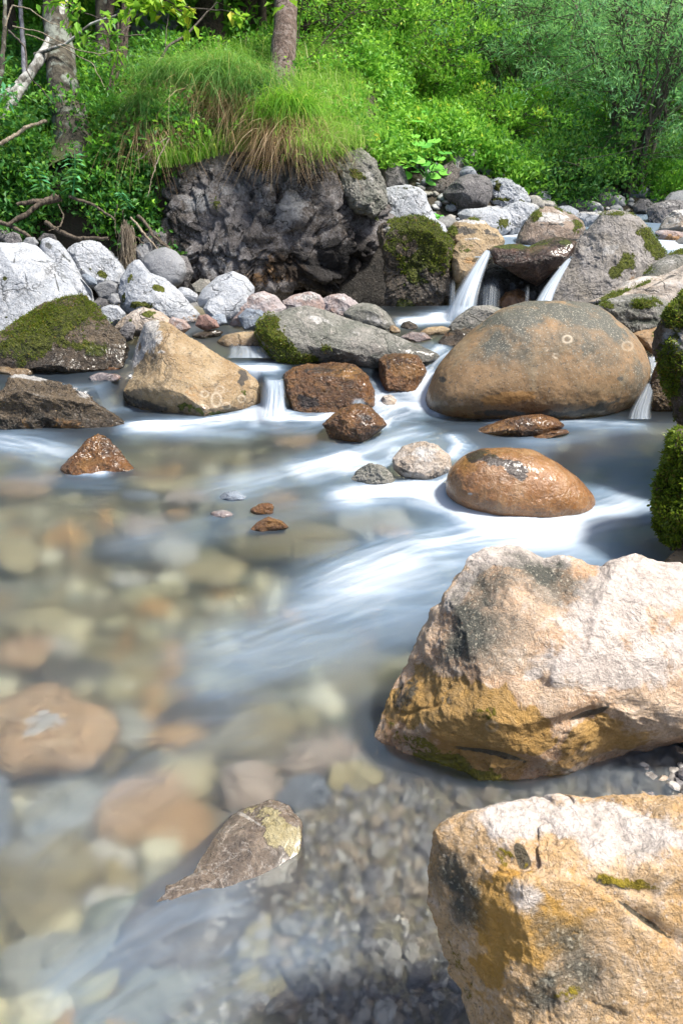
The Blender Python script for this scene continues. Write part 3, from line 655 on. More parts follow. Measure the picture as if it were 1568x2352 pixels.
    # ---- behind the falls
    rock('boulder', 'blocky grey boulder resting on the white slab upstream', B,
         [(1015, 446), (1031, 426), (1051, 408), (1077, 400), (1109, 402), (1124, 410), (1131, 431), (1129, 452), (1118, 473), (1083, 479), (1046, 482), (1031, 467), (1019, 454)], ST_GREYB, t=5.9, dr=.9, sub=6, sm=1, fac=3, amp=(.02, .02, .008), seed=43, paint=[('moss', 1040, 468, 8, 6, .5)])
    rock('boulder', 'pale slanting slab with a lumpy top, right behind the overhanging cliff', B,
         [(872, 450), (880, 436), (895, 430), (934, 425), (963, 431), (978, 444), (980, 462), (991, 483), (1003, 504), (1020, 515), (1028, 535), (1010, 556), (960, 560), (880, 550), (866, 500)], ST_PALE, t=5.5, dr=.7, sub=6, sm=1, fac=2, c=(935, 490), amp=(.03, .04, .012), paint=[('dark', 960, 440, 26, 8, .5, 20), ('moss', 930, 432, 26, 5, .6)], seed=44)
    rock('boulder', 'dusky grey boulder under the leaves beside the cliff top', B,
         [(855, 385), (863, 374), (903, 373), (923, 384), (934, 405), (941, 430), (910, 445), (870, 430)], ST_GREYB, t=5.8, dr=.8, sub=6, sm=1, fac=3, seed=45)
    rock('boulder', 'pointed dull brown boulder leaning over the blocky grey boulder', B,
         [(960, 440), (997, 400), (1010, 385), (1036, 368), (1049, 348), (1062, 361), (1068, 387), (1060, 410), (1040, 440), (1020, 470), (990, 475), (965, 460)], stone_mat('dull_brown', (.20, .17, .15), (.12, .10, .085), (.30, .28, .27), 1.8, .6, .4, .85, .7), t=6.15, dr=.8, sub=6, sm=.8, fac=4, amp=(.03, .04, .015), paint=[('pale', 1050, 372, 18, 18, .7), ('dark', 1040, 385, 14, 9, .5)], seed=46)
    rock('boulder', 'bright white flat slab under the blocky grey boulder', B,
         [(1048, 492), (1067, 481), (1130, 474), (1163, 481), (1176, 502), (1172, 530), (1150, 545), (1110, 530), (1060, 515)], ST_PALE, t=5.55, dr=.8, sub=6, sm=1, fac=2, paint=[('moss', 1158, 515, 18, 18, .7), ('moss', 1095, 500, 20, 4, .5)], seed=47)
    rock('boulder', 'white crumbly boulder behind the blocky grey boulder, dotted with ochre moss', B,
         [(1125, 418), (1140, 408), (1170, 410), (1200, 432), (1218, 456), (1215, 475), (1190, 480), (1150, 475), (1125, 468)], ST_PALE, t=6.1, dr=.8, sub=6, sm=1, fac=2, blocky=.05, amp=(.04, .08, .03), paint=[('moss', 1140, 428, 12, 20, .7), ('moss', 1150, 458, 40, 6, .7), ('moss', 1200, 462, 16, 5, .7)], seed=48)
    rock('boulder', 'white fissured boulder left of the folded brown boulder', B,
         [(1152, 478), (1190, 462), (1225, 472), (1232, 490), (1210, 512), (1192, 538), (1168, 545), (1155, 510)], ST_PALE, t=5.6, dr=.8, sub=6, sm=1, fac=3, blocky=.04, amp=(.04, .06, .02), paint=[('moss', 1160, 525, 12, 16, .6)], seed=49)
    rock('stone', 'bright white flat stone between the folded boulder and the leaning grey boulder', 'stone', [(1316, 498), (1330, 487), (1365, 486), (1380, 495), (1370, 518), (1340, 522)], ST_PALE, t=5.7, dr=.9, sub=5, paleTop=.8, seed=50)
    rock('stone', 'dark slate grey stone at the edge of the shrubs', 'stone', [(1303, 489), (1316, 466), (1335, 463), (1351, 476), (1345, 494)], ST_GREYB, t=6.6, dr=.9, sub=5, seed=51)
    rock('boulder', 'dark boulder at the foot of the right hand willow', B, [(1450, 475), (1466, 457), (1487, 456), (1502, 470), (1485, 492), (1457, 490)], ST_GREYB, t=6.7, dr=.9, sub=5, fac=3, seed=52)
    rock('boulder', 'rounded blue grey boulder at the right edge below the willow', B, [(1522, 460), (1538, 443), (1568, 436), (1620, 440), (1630, 480), (1568, 492), (1530, 480)], ST_GREY, t=6.7, dr=.9, sub=6, seed=53)
    rock('boulder', 'broad mottled grey boulder under the rounded blue grey boulder', B, [(1485, 481), (1500, 468), (1533, 459), (1568, 462), (1620, 465), (1640, 500), (1568, 520), (1508, 535), (1492, 530), (1486, 506)], ST_GREYB, t=6.2, dr=.8, sub=6, amp=(.03, .05, .02), seed=54, paint=[('pale', 1530, 468, 36, 8, .5)])
    rock('boulder', 'cream white boulder at the right edge above the upper stream', B, [(1504, 534), (1522, 503), (1544, 484), (1568, 482), (1630, 485), (1650, 540), (1568, 548)], ST_WARM, t=5.7, dr=.8, sub=6, seed=55, paleTop=.8)
    rock('boulder', 'rusty orange low boulder at the right edge beside the upper stream', B, [(1500, 532), (1527, 528), (1568, 534), (1620, 540), (1630, 565), (1568, 568), (1538, 570), (1515, 560)], ST_PINK, t=5.35, dr=.8, sub=6, seed=56, paint=[('amber', 1540, 550, 30, 12, .8), ('moss', 1512, 540, 14, 8, .5), ('dark', 1562, 552, 12, 8, .5)])
    # ---- white rocks on the left shore
    rock('boulder', 'huge bluish white cracked boulder at the left edge', B,
         [(-70, 590), (0, 558), (30, 561), (50, 557), (85, 563), (105, 583), (128, 600), (158, 640), (184, 680), (188, 700), (170, 730), (100, 765), (30, 785), (-80, 785), (-110, 690)],
         ST_PALE, t=4.35, dr=.8, sub=7, sm=1, fac=1, c=(40, 675), amp=(.015, .02, .006), cracks=.035, planes=[((.35, -.8, .45), .55), ((-.3, -.9, .2), .6)],
         paint=[('dark', 34, 596, 4, 30, .6, 10), ('dark', 40, 655, 6, 22, .5, 20), ('dark', 134, 660, 4, 40, .8, -15), ('moss', 12, 640, 8, 10, .8), ('dark', 105, 620, 4, 22, .5, -20), ('moss', 15, 728, 14, 6, .7), ('dark', 90, 730, 3, 30, .5, 30)], seed=60)
    rock('boulder', 'upright cracked white boulder with a brown stain, right behind the huge white one', B,
         [(92, 566), (96, 551), (110, 546), (135, 555), (158, 580), (175, 610), (190, 640), (212, 668), (219, 700), (205, 715), (180, 705), (150, 690), (110, 640)], ST_PALE, t=4.55, dr=.7, sub=6, sm=1, fac=1, c=(150, 630), amp=(.02, .03, .01), cracks=.05, paint=[('dark', 114, 566, 10, 8, .9, 40), ('amber', 112, 566, 18, 12, .5), ('dark', 150, 590, 30, 4, .8, 45), ('moss', 192, 682, 12, 8, .7)], seed=61)
    rock('boulder', 'domed white boulder pitted with moss, behind the upright cracked one', B,
         [(154, 576), (170, 561), (200, 553), (225, 555), (255, 578), (280, 608), (291, 635), (286, 660), (240, 668), (200, 660), (168, 625)], ST_PALE, t=4.75, dr=.8, sub=6, sm=1.2, fac=2, amp=(.03, .05, .02), paint=[('moss', 215, 625, 40, 8, .5, 10), ('moss', 240, 640, 8, 14, .6), ('dark', 270, 625, 14, 10, .4)], seed=62)
    rock('boulder', 'smooth round dark grey boulder against the cliff foot', B,
         [(324, 600), (335, 584), (356, 573), (380, 567), (405, 577), (425, 600), (430, 625), (418, 652), (395, 664), (355, 650), (330, 625)], ST_GREY, t=4.75, dr=.95, sub=6, sm=3, fac=1, amp=(.012, .006, .003), seed=63, p=.58)
    rock('boulder', 'long white boulder with a pointed left shoulder and moss below', B,
         [(272, 675), (278, 640), (296, 610), (308, 599), (320, 597), (332, 612), (345, 628), (380, 640), (410, 665), (435, 695), (462, 722), (455, 745), (430, 752), (390, 740), (345, 728), (300, 728), (278, 705)], ST_PALE, base=(738, .2), dr=.75, sub=6, sm=1, fac=2, amp=(.02, .035, .012), setback=.5,
         paint=[('moss', 360, 662, 20, 10, .8, 20), ('moss', 325, 700, 30, 12, .9), ('moss', 300, 640, 10, 12, .6), ('dark', 330, 705, 26, 10, .6), ('amber', 440, 735, 40, 14, .5), ('moss', 285, 690, 6, 20, .6)], seed=64)
    rock('boulder', 'smooth egg shaped white boulder', B,
         [(452, 690), (465, 665), (500, 635), (535, 622), (565, 635), (585, 660), (582, 695), (520, 712), (480, 712), (458, 705)], ST_PALE, t=4.55, dr=.9, sub=6, sm=2.5, fac=0, amp=(.012, .01, .004), seed=65, p=.58)
    rock('boulder', 'second smooth white boulder, lying just under the egg shaped one', B,
         [(466, 710), (480, 688), (520, 673), (565, 673), (584, 690), (580, 730), (530, 748), (480, 735)], ST_PALE, t=4.38, dr=.9, sub=6, sm=2, amp=(.012, .015, .006), seed=66, paint=[('dark', 505, 720, 14, 10, .4), ('pale', 520, 700, 40, 20, .5)])
    rock('boulder', 'pink and white veined boulder right of the smooth white pair', B,
         [(526, 737), (548, 700), (578, 675), (605, 668), (635, 680), (657, 705), (652, 735), (600, 752), (550, 758), (530, 752)], ST_PINK, t=4.36, dr=.8, sub=6, sm=1, amp=(.03, .04, .012), seed=67, paint=[('pale', 600, 680, 36, 12, .6)])
    rock('stone', 'light blue stone in front of the pink veined boulder', 'stone',
         [(546, 728), (565, 708), (600, 706), (624, 720), (618, 748), (592, 762), (560, 758)], ST_BLUE, base=(757, .2), dr=.8, sub=6, sm=.8, fac=4, seed=68, setback=.5)
    rock('boulder', 'low white and rust banded boulder under the cliff, next to the pink one', B, [(648, 692), (675, 678), (710, 670), (735, 678), (752, 700), (748, 722), (700, 728), (655, 720)], ST_PINK, t=4.5, dr=.8, sub=6, sm=1, amp=(.03, .05, .015), seed=69, paint=[('pale', 705, 682, 36, 10, .8), ('amber', 730, 705, 30, 8, .5)])
    rock('boulder', 'wrinkled pinkish white boulder at the mouth of the cave', B, [(733, 692), (760, 677), (790, 675), (815, 690), (830, 706), (820, 735), (760, 735), (735, 715)], ST_PINK, t=4.5, dr=.8, sub=6, sm=1, amp=(.03, .06, .02), seed=70, paint=[('pale', 790, 685, 30, 10, .6)])
    rock('boulder', 'round topped white speckled stone in front of the pebbles', 'stone', [(226, 718), (235, 706), (252, 700), (272, 702), (291, 720), (290, 742), (245, 752), (228, 738)], ST_PALE, t=4.3, dr=.9, sub=6, seed=71, amp=(.02, .02, .01))
    rock('rock', 'flat white rock with a yellow moss spot before the long white boulder', 'rock', [(262, 755), (280, 732), (305, 715), (330, 706), (365, 715), (400, 735), (432, 752), (400, 775), (330, 772), (270, 775)], ST_WARM, t=4.1, dr=.8, sub=6, sm=1, fac=3, seed=72, paint=[('moss', 343, 722, 20, 9, .9), ('moss', 300, 735, 8, 7, .7)], amp=(.03, .05, .015))
    rock('stone', 'pinkish stone at the waterline right of the yellow spotted rock', 'stone', [(375, 752), (395, 727), (425, 735), (440, 752), (420, 768), (385, 768)], ST_PINK, t=4.05, dr=.8, sub=5, seed=73)
    rock('stone', 'dark angular stone left of the white tipped pyramid boulder', 'stone', [(268, 770), (285, 745), (300, 738), (312, 750), (305, 780), (280, 790)], ST_GREYB, t=3.95, dr=.8, sub=5, fac=4, seed=74)
    rock('stone', 'reddish brown stone at the waterline by the foot of the long white boulder', 'stone', [(448, 748), (456, 725), (475, 722), (498, 736), (505, 752), (470, 760)], stone_mat('red_brown', (.30, .17, .14), (.22, .12, .09), (.36, .27, .24), 2), t=4.15, dr=.8, sub=5, seed=75)
    rock('stone', 'sky blue stone between the reddish brown stone and the light blue one', 'stone', [(482, 730), (500, 720), (516, 722), (522, 742), (500, 752), (484, 745)], ST_BLUE, t=4.2, dr=.8, sub=5, fac=4, seed=76)
    rock('stone', 'flat white stone between the long white boulder and the egg shaped one', 'stone', [(405, 668), (415, 659), (435, 662), (455, 676), (452, 695), (430, 700), (412, 685)], ST_PALE, t=4.55, dr=.8, sub=5, seed=77)
    rock('stone', 'mid grey stone wedged beside the long white boulder', 'stone', [(216, 662), (228, 650), (250, 642), (270, 652), (272, 675), (255, 690), (230, 684)], ST_GREY, t=4.55, dr=.8, sub=5, fac=4, seed=78)
    rock('stone', 'slate blue chip lying on the domed white boulder foot', 'stone', [(186, 632), (200, 628), (222, 642), (225, 655), (205, 655)], ST_BLUE, t=4.45, dr=.8, sub=5, fac=4, seed=79)
    rock('stone', 'small grey stone below the wedged mid grey one', 'stone', [(246, 690), (256, 674), (272, 674), (278, 695), (262, 706)], ST_GREY, t=4.42, dr=.8, sub=5, fac=4, seed=80)
    rock('stone', 'flat dark grey stone left of the speckled round topped stone', 'stone', [(214, 695), (228, 683), (246, 688), (252, 702), (235, 715), (216, 710)], ST_GREYB, t=4.42, dr=.8, sub=5, fac=3, seed=81)
    rock('boulder', 'moss blanketed brown boulder at the left edge of the mid stream', B,
         [(-60, 800), (0, 768), (48, 735), (95, 704), (150, 685), (185, 680), (215, 699), (250, 739), (280, 769), (296, 792), (288, 838), (165, 858), (75, 852), (-60, 858)],
         ST_DARK, base=(842, .14), dr=.9, sub=7, sm=1, fac=1, c=(130, 780), amp=(.02, .05, .02), ext=.15, setback=.55, planes=[((.3, -.8, .4), .55), ((-.3, -.8, .4), .6)],
         paint=[('moss', 130, 735, 140, 55, .95, -15), ('moss', 60, 800, 90, 40, .7), ('moss', 220, 800, 40, 26, .7), ('moss', 130, 775, 60, 18, .5), ('pale', 40, 820, 46, 18, .4), ('pale', 250, 770, 26, 40, .3, -30), ('amber', 160, 825, 60, 22, .3), ('pale', 150, 708, 8, 14, .7)], wet=(.2, .06), seed=82, tuft=15000, tuftL=.012)
    # ---- in the mid stream
    rock('rock', 'squat brown rock above the small foam patch, left of the long lichened boulder', 'rock', [(498, 785), (515, 770), (550, 762), (590, 761), (607, 788), (598, 812), (550, 808), (505, 800)], ST_TAN, base=(803, .16), dr=.9, sub=6, sm=1, fac=4, paint=[('dark', 560, 795, 40, 8, .8)], wet=(.2, .04), seed=83)
    rock('rock', 'flat dark rock just above water left of the squat brown rock', 'rock', [(438, 772), (460, 762), (495, 756), (515, 762), (500, 775), (460, 782)], ST_DARK, base=(774, .2), dr=.9, sub=5, wet=(.2, 0), seed=84)
    rock('stone', 'black little stone in the pool below the main fall', 'stone', [(918, 752), (925, 740), (940, 737), (955, 745), (962, 757), (935, 762)], ST_DARK, base=(756, .2), dr=.9, sub=5, wet=(.2, 0), seed=85)
    rock('stone', 'flat tan stone left of the cracked brown boulder', 'stone', [(960, 765), (980, 752), (1015, 748), (1035, 755), (1020, 772), (975, 776)], ST_TAN, base=(768, .2), dr=.9, sub=5, wet=(.2, .02), seed=86)
    rock('stone', 'flat purplish stone in the riffle above the chute', 'stone', [(915, 775), (945, 762), (975, 764), (992, 778), (965, 788), (925, 786)], ST_PINK, base=(780, .2), dr=.9, sub=5, wet=(.2, 0), seed=87)
    rock('stone', 'tiny tan pebble at the right end of the grey green oval boulder', 'stone', ell(905, 758, 14, 9), ST_TAN, base=(765, .2), dr=.9, sub=4, wet=(.2, .02), seed=88)
    for i, (u, v, ru, rv, lab, m) in enumerate([(440, 855, 60, 12, 'flat orange rock awash between the mossy boulder and the pyramid boulder', ST_WETB), (30, 855, 50, 13, 'flat tan rock awash under the mossy boulder at the left edge', ST_TAN), (240, 868, 34, 13, 'pale pinkish flat rock awash left of the pyramid boulder', ST_PINK), (610, 832, 34, 7, 'thin orange rock awash below the small foam patch', ST_WETB)]):
        if i == 0: u, v, ru, rv = 215, 848, 60, 9
        rock('rock', lab, 'rock', ell(u, v, ru, rv), m, base=(v + rv * .4, .13), dr=.7, sub=5, wet=(.2, 0), seed=90 + i)

def cliff():
    rock('rock', 'ledgy pale grey shoulder rock under the yellow green grass, top right of the overhanging rock', 'rock', [(770, 385), (795, 352), (830, 338), (862, 372), (884, 425), (892, 470), (860, 500), (815, 490), (780, 440)], ST_LICH, t=5.12, dr=.8, sub=6, sm=.8, fac=3, amp=(.03, .07, .02), blocky=.06, paint=[('moss', 820, 400, 30, 14, .7, 30), ('dark', 850, 460, 30, 12, .6), ('pale', 850, 410, 26, 14, .6, 40)], seed=142, tuft=500)
    rock('boulder', 'pale grey boulder half hidden by grass behind the mound', 'boulder', [(235, 60), (262, 28), (300, 8), (360, 2), (420, 18), (470, 45), (485, 78), (440, 92), (300, 95), (240, 90)], ST_PALE, t=8.3, dr=.7, sub=6, fac=3, amp=(.03, .05, .02), seed=140)
    rock('stone', 'mossy stone lying in the grass of the mound', 'stone', ell(640, 182, 40, 12), ST_LICH, t=6.3, dr=.8, sub=5, mosstop=.5, seed=141)
    o = rock('overhanging_rock', 'massive dark fissured rock overhanging the shore below the grass mound', 'rock outcrop',
         [(384, 400), (410, 378), (444, 361), (503, 343), (600, 334), (680, 345), (757, 345), (806, 345), (835, 365), (850, 390), (866, 423), (884, 443), (890, 478), (882, 505), (868, 544), (860, 575), (835, 603), (796, 634), (776, 662), (737, 680), (651, 690), (585, 705), (520, 715), (440, 700), (400, 640), (380, 590), (370, 530), (374, 466)],
         ST_CLIFF, t=5.25, dr=.55, sub=6, sm=.6, fac=0, c=(630, 520), amp=(.03, .02, .014), blocky=.11, cracks=.08, facet=.16, warp=.05, p=.55, lean=0, yclip=True,
         planes=[((-.25, -.9, .25), .60), ((.25, -.72, -.62), .40), ((.75, -.6, .1), .66), ((-.3, -.75, -.5), .52)],
         paint=[('moss', 600, 375, 50, 22, .8, 10), ('moss', 497, 470, 18, 26, .6), ('moss', 860, 470, 20, 60, .6), ('moss', 790, 400, 60, 16, .6, 20), ('dark', 690, 640, 120, 40, .35), ('dark', 800, 560, 60, 60, .4), ('pale', 560, 440, 110, 60, .5), ('pale', 480, 610, 100, 60, .55), ('pale', 620, 500, 60, 60, .45), ('pale', 700, 480, 60, 70, .35), ('pale', 440, 440, 50, 50, .4), ('dark', 760, 600, 110, 60, .7), ('amber', 620, 640, 140, 40, .3), ('amber', 640, 630, 150, 50, .25), ('amber', 700, 560, 100, 50, .2),  # dark blobs low on the face paint in shade under the overhang
                ('dark', 700, 380, 12, 60, .9), ('pit', 700, 390, 14, 60, .06), ('dark', 575, 450, 18, 30, .7), ('pit', 575, 455, 22, 40, .05), ('dark', 390, 560, 12, 130, .7), ('pale', 850, 440, 36, 16, .5, 30), ('pale', 840, 400, 20, 30, .5, -30)],
         seed=100, tuft=4000, tuftL=.02)
    for (poly, lab, m, t, sd) in [
        ([(312, 485), (335, 474), (362, 480), (372, 505), (365, 545), (330, 548), (312, 520)], 'ochre block set in the bank left of the overhanging rock', ST_TAN, 5.35, 1),
        ([(318, 545), (345, 528), (385, 530), (392, 570), (370, 600), (330, 590)], 'cracked grey block under the ochre block', ST_GREYB, 5.2, 2),
        ([(305, 575), (322, 560), (345, 556), (352, 580), (345, 605), (318, 605)], 'small upright grey stone under the roots', ST_GREY, 5.0, 3),
        ([(372, 600), (400, 585), (430, 590), (445, 625), (430, 665), (395, 655)], 'shadowed stone at the left foot of the overhanging rock', ST_GREYB, 5.1, 4),
        ([(438, 655), (460, 640), (480, 642), (490, 660), (470, 678), (445, 675)], 'greenish grey stone in the gap behind the egg shaped boulder', ST_LICH, 4.85, 5),
        ([(8, 552), (14, 538), (30, 532), (46, 538), (53, 553), (45, 568), (20, 570)], 'round speckled brown grey stone on top of the white rocks, far left', ST_GREYB, 4.7, 6),
        ([(52, 560), (60, 545), (80, 545), (90, 558), (80, 572), (58, 572)], 'dull grey stone beside the speckled round stone, far left', ST_GREY, 4.9, 7),
        ([(85, 552), (100, 535), (125, 538), (135, 556), (110, 562)], 'brown grey stone in the shade behind the upright cracked boulder', ST_GREYB, 5.1, 8),
        ([(-20, 540), (0, 525), (20, 528), (25, 545), (5, 556)], 'small dark stone under the roots at the left edge', ST_GREYB, 5.1, 9)]:
        rock('stone', lab, 'stone', poly, m, t=t, dr=.9, sub=5, fac=4, amp=(.03, .05, .015), seed=110 + sd)

def sunk_stones():
    """stones lying on the bed, seen through the moving water"""
    def sk(k, a, b, c): return stone_mat('sunk_' + k, a, b, c, 2.2, .15, .5, .85, .4, mott=.8)
    T1 = sk('orange', (.56, .36, .20), (.42, .25, .12), (.62, .46, .30)); T2 = sk('olive', (.32, .26, .14), (.22, .17, .08), (.40, .34, .20))
    T3 = sk('greygreen', (.42, .41, .35), (.32, .32, .27), (.52, .50, .43)); T4 = sk('pale', (.70, .66, .56), (.56, .50, .40), (.76, .73, .66))
    T5 = sk('blue', (.24, .26, .30), (.17, .18, .21), (.32, .34, .38)); T6 = sk('yellow', (.62, .53, .30), (.50, .40, .20), (.70, .62, .42))
    T7 = sk('dark', (.12, .10, .075), (.07, .06, .045), (.19, .15, .11)); T8 = sk('pink', (.56, .45, .37), (.46, .35, .28), (.62, .53, .46))
    D_, M_ = 'submerged stone', 'stone'
    L = [  # u, v, ru, rv, rot, level, material, label
        (110, 1690, 150, 95, -20, -.02, T1, 'largest orange stone, just under the surface at the left edge of the foreground'),
        (355, 1880, 120, 88, 10, -.09, T1, 'big orange cobble under the water, left of the dark half sunken ridge'),
        (150, 1880, 105, 72, -15, -.10, T3, 'grey green cobble under water between two orange stones'),
        (90, 2030, 135, 95, -12, -.08, T2, 'olive brown stone under water at the lower left edge'),
        (-5, 1880, 40, 110, 0, -.07, T5, 'lilac blue stone cut off by the left edge under water'),
        (30, 1780, 85, 60, 20, -.12, T7, 'near black stone under water at the left edge'),
        (430, 1790, 60, 48, 15, -.10, T6, 'pale yellow stone touching the big orange cobble under water'),
        (575, 1812, 82, 46, 10, -.06, T8, 'pale pink oval stone under water'),
        (702, 1830, 56, 42, 5, -.05, T5, 'slate blue round stone in the shallow water'),
        (812, 1792, 62, 34, -10, -.05, T6, 'yellow stone at the tip of the huge slab boulder'),
        (740, 1745, 85, 40, -15, -.07, T8, 'pinkish stone under water left of the huge slab boulder'),
        (255, 1975, 66, 30, 10, -.09, T4, 'small whitish stone under the big orange cobble'),
        (250, 2080, 60, 40, -40, -.07, T4, 'cream stone beside the olive brown stone under water'),
        (300, 2160, 150, 60, -35, -.06, T3, 'long grey stone under water below the half sunken ridge'),
        (120, 2230, 120, 80, -30, -.06, T3, 'grey green stone under water in the lower left corner'),
        (610, 2230, 80, 120, 5, -.045, T6, 'ochre stone under the shallow water at the bottom edge'),
        (300, 2320, 170, 60, -20, -.05, T3, 'wide pale grey stone under water at the bottom edge'),
        (60, 2380, 140, 60, -15, -.07, T5, 'dark slate stone under water in the bottom left corner'),
        (420, 1290, 0, 0, 0, 0, None, ''),
        (640, 1250, 170, 48, 3, -.05, T2, 'broad olive brown rock under water in front of the orange tipped stone'),
        (860, 1212, 95, 32, -4, -.05, T4, 'streaked cream rock under water in the middle of the pool'),
        (1440, 1130, 90, 34, -10, -.06, T8, 'pinkish brown rock under water left of the hanging mossy rock'),
        (700, 1520, 190, 50, 8, -.13, T2, 'long shadowy olive rock under water, centre of the foreground'),
        (820, 1600, 120, 50, 5, -.13, T2, 'dark olive rock under water beside the huge slab boulder'),
        (960, 1445, 70, 55, -20, -.10, T7, 'dark brown rock under water against the huge slab boulder'),
        (400, 1290, 70, 24, 0, -.12, T4, 'pale cream stone under water in the left middle of the pool'),
        (500, 1330, 80, 26, 0, -.12, T6, 'yellowish stone under water in the middle of the pool'),
        (40, 1290, 60, 36, -10, -.10, T6, 'yellow stone under water at the left edge of the pool'),
        (300, 1350, 40, 16, 0, -.12, T4, 'small bright stone under water left of the yellowish stone'),
        (300, 1290, 90, 26, 12, -.13, T7, 'dark stone under water left of the middle of the pool'),
        (330, 1225, 60, 22, -5, -.12, T8, 'rosy brown stone under water in the upper left of the pool'),
        (110, 1450, 90, 26, -5, -.12, T6, 'pale yellow stone under water at the left side of the pool'),
        (250, 1420, 110, 24, -10, -.13, T2, 'olive streak of rock under water in the left of the pool'),
        (60, 1510, 70, 30, -20, -.10, T1, 'dim orange stone under water at the left edge'),
        (140, 1500, 50, 18, 0, -.11, T4, 'white stone under water beside the dim orange stone'),
        (150, 1560, 110, 26, -10, -.14, T7, 'dark hollow stone under water below the dim orange stone'),
        (60, 1140, 80, 18, -5, -.12, T1, 'brown stone under water left of the lone peaked rock'),
        (150, 1115, 60, 14, -2, -.11, T1, 'orange tinged stone under water below the lone peaked rock'),
        (390, 1060, 90, 14, -2, -.12, T2, 'olive stone under water right of the lone peaked rock'),
        (500, 1030, 110, 14, 0, -.12, T3, 'green grey stone under water below the pyramid boulder'),
        (690, 1030, 60, 12, 0, -.09, T1, 'brown stone under water left of the glossy ridged rock'),
        (370, 1130, 46, 12, 0, -.07, T6, 'yellow green stone under water in the riffle'),
        (430, 1150, 60, 13, -3, -.05, T8, 'beige flat stone under water in the riffle'),
        (320, 1145, 40, 12, 0, -.03, T5, 'blue grey stone at the surface in the riffle'),
        (470, 1650, 120, 46, -10, -.14, T7, 'dark stone in the deep part before the orange cobbles'),
        (280, 1680, 90, 40, 0, -.13, T3, 'pale green stone under water behind the big orange cobble'),
        (560, 1700, 120, 46, -15, -.11, T2, 'tan olive stone under water behind the pale pink oval stone'),
        (900, 1230, 50, 14, 0, -.04, T1, 'brown stone under water right of the streaked cream rock'),
    ]
    for i, (u, v, ru, rv, rot, z, m, lab) in enumerate(L):
        if m is None: continue
        rock('submerged_stone', lab, 'stone', ell(u, v, ru, rv * 1.1, rot, seed=i), m, t=t_z(v, z), flat=(min(z, -.022 - .42 * math.sqrt(ru * rv) * t_z(v, z) / F_PX) if i else -.062), dr=.40, sub=6, sm=2, fac=3 if i else 0, amp=((.10, .05, .015) if i else (.03, .03, .01)), seed=200 + i,
             paint=([('pale', 105, 1660, 60, 30, .8, -20)] if i == 0 else ()), p=.8)  # pale blob puts the sunlit tip into the stone's colour
    rock('submerged_boulder', 'dark pointed rock ridge half under water with white veins and a yellow tip', 'rock',
         [(150, 2300), (250, 2150), (340, 2035), (400, 1985), (430, 1950), (480, 1915), (530, 1880), (570, 1868), (625, 1855), (660, 1870), (695, 1895), (697, 1960), (690, 2020), (600, 2110), (450, 2230), (300, 2350), (180, 2380)],
         stone_mat('veined_dark', (.24, .18, .13), (.14, .11, .09), (.33, .26, .20), 2.2, .2, .3, .45, .5, vein=.45, palec=(.6, .55, .5), mossc=((.34, .28, .13), (.46, .40, .24)), wetdark=.1), t=1.5, flat=-.012, tilt=.00026, dr=.42, sub=6, sm=1.2, fac=0, c=(480, 2060), amp=(.02, .03, .01),
         planes=[((-.1, -.85, .5), .5), ((.3, -.9, -.1), .5)], paint=[('moss', 635, 1900, 70, 36, 1, 35), ('pale', 470, 2090, 220, 60, .6, -38), ('pale', 590, 1890, 60, 5, .9, 30)], wet=(0, .3), seed=300)
# ------------------------------------------------------------------ ground and water
LV_MID, LV_UP = .20, .50
def z_water(x, y):
    y0 = 3.36 + .27 * sstep(-1.25, -1.05, x) - .15 * np.exp(-((x + .33) / .07) ** 4)
    z = (.13 + .07 * sstep(3.6, 4.2, y)) * sstep(y0 - .04, y0 + .05, y)
    ch = np.exp(-((x - .32) / .22) ** 2)          # the open chute right of the knobbly amber rock
    z = z * (1 - ch) + ch * (LV_MID * sstep(3.40, 4.15, y))
    z = z + .035 * np.exp(-(((x - .62) / .34) ** 2 + ((y - 2.62) / .22) ** 2))     # hump over the washed boulder
    z = z + .010 * sstep(1.8, 3.2, y) * (y < 3.3)
    return z
PATH = [(-.6, -.5, 3.0), (-.7, 1.0, 2.6), (-.3, 2.5, 2.3), (-.1, 3.4, 2.15), (.3, 4.1, 1.25), (.95, 4.75, .55), (1.6, 5.6, .45), (2.3, 6.2, .45), (3.6, 7.4, .5)]
def channel(x, y):
    """signed distance to the wetted channel, negative inside"""
    best = np.full(x.shape, 1e9)
    for (x0, y0, w0), (x1, y1, w1) in zip(PATH[:-1], PATH[1:]):
        dx, dy = x1 - x0, y1 - y0
        s = np.clip(((x - x0) * dx + (y - y0) * dy) / (dx * dx + dy * dy), 0, 1)
        d = np.hypot(x - x0 - s * dx, y - y0 - s * dy) - (w0 + (w1 - w0) * s)
        best = np.minimum(best, d)
    return best
def n2(x, y, s, o=3, seed=0):
    return fbm(np.stack([x, y, np.full_like(x, .37)], 1), s, o, seed=seed)
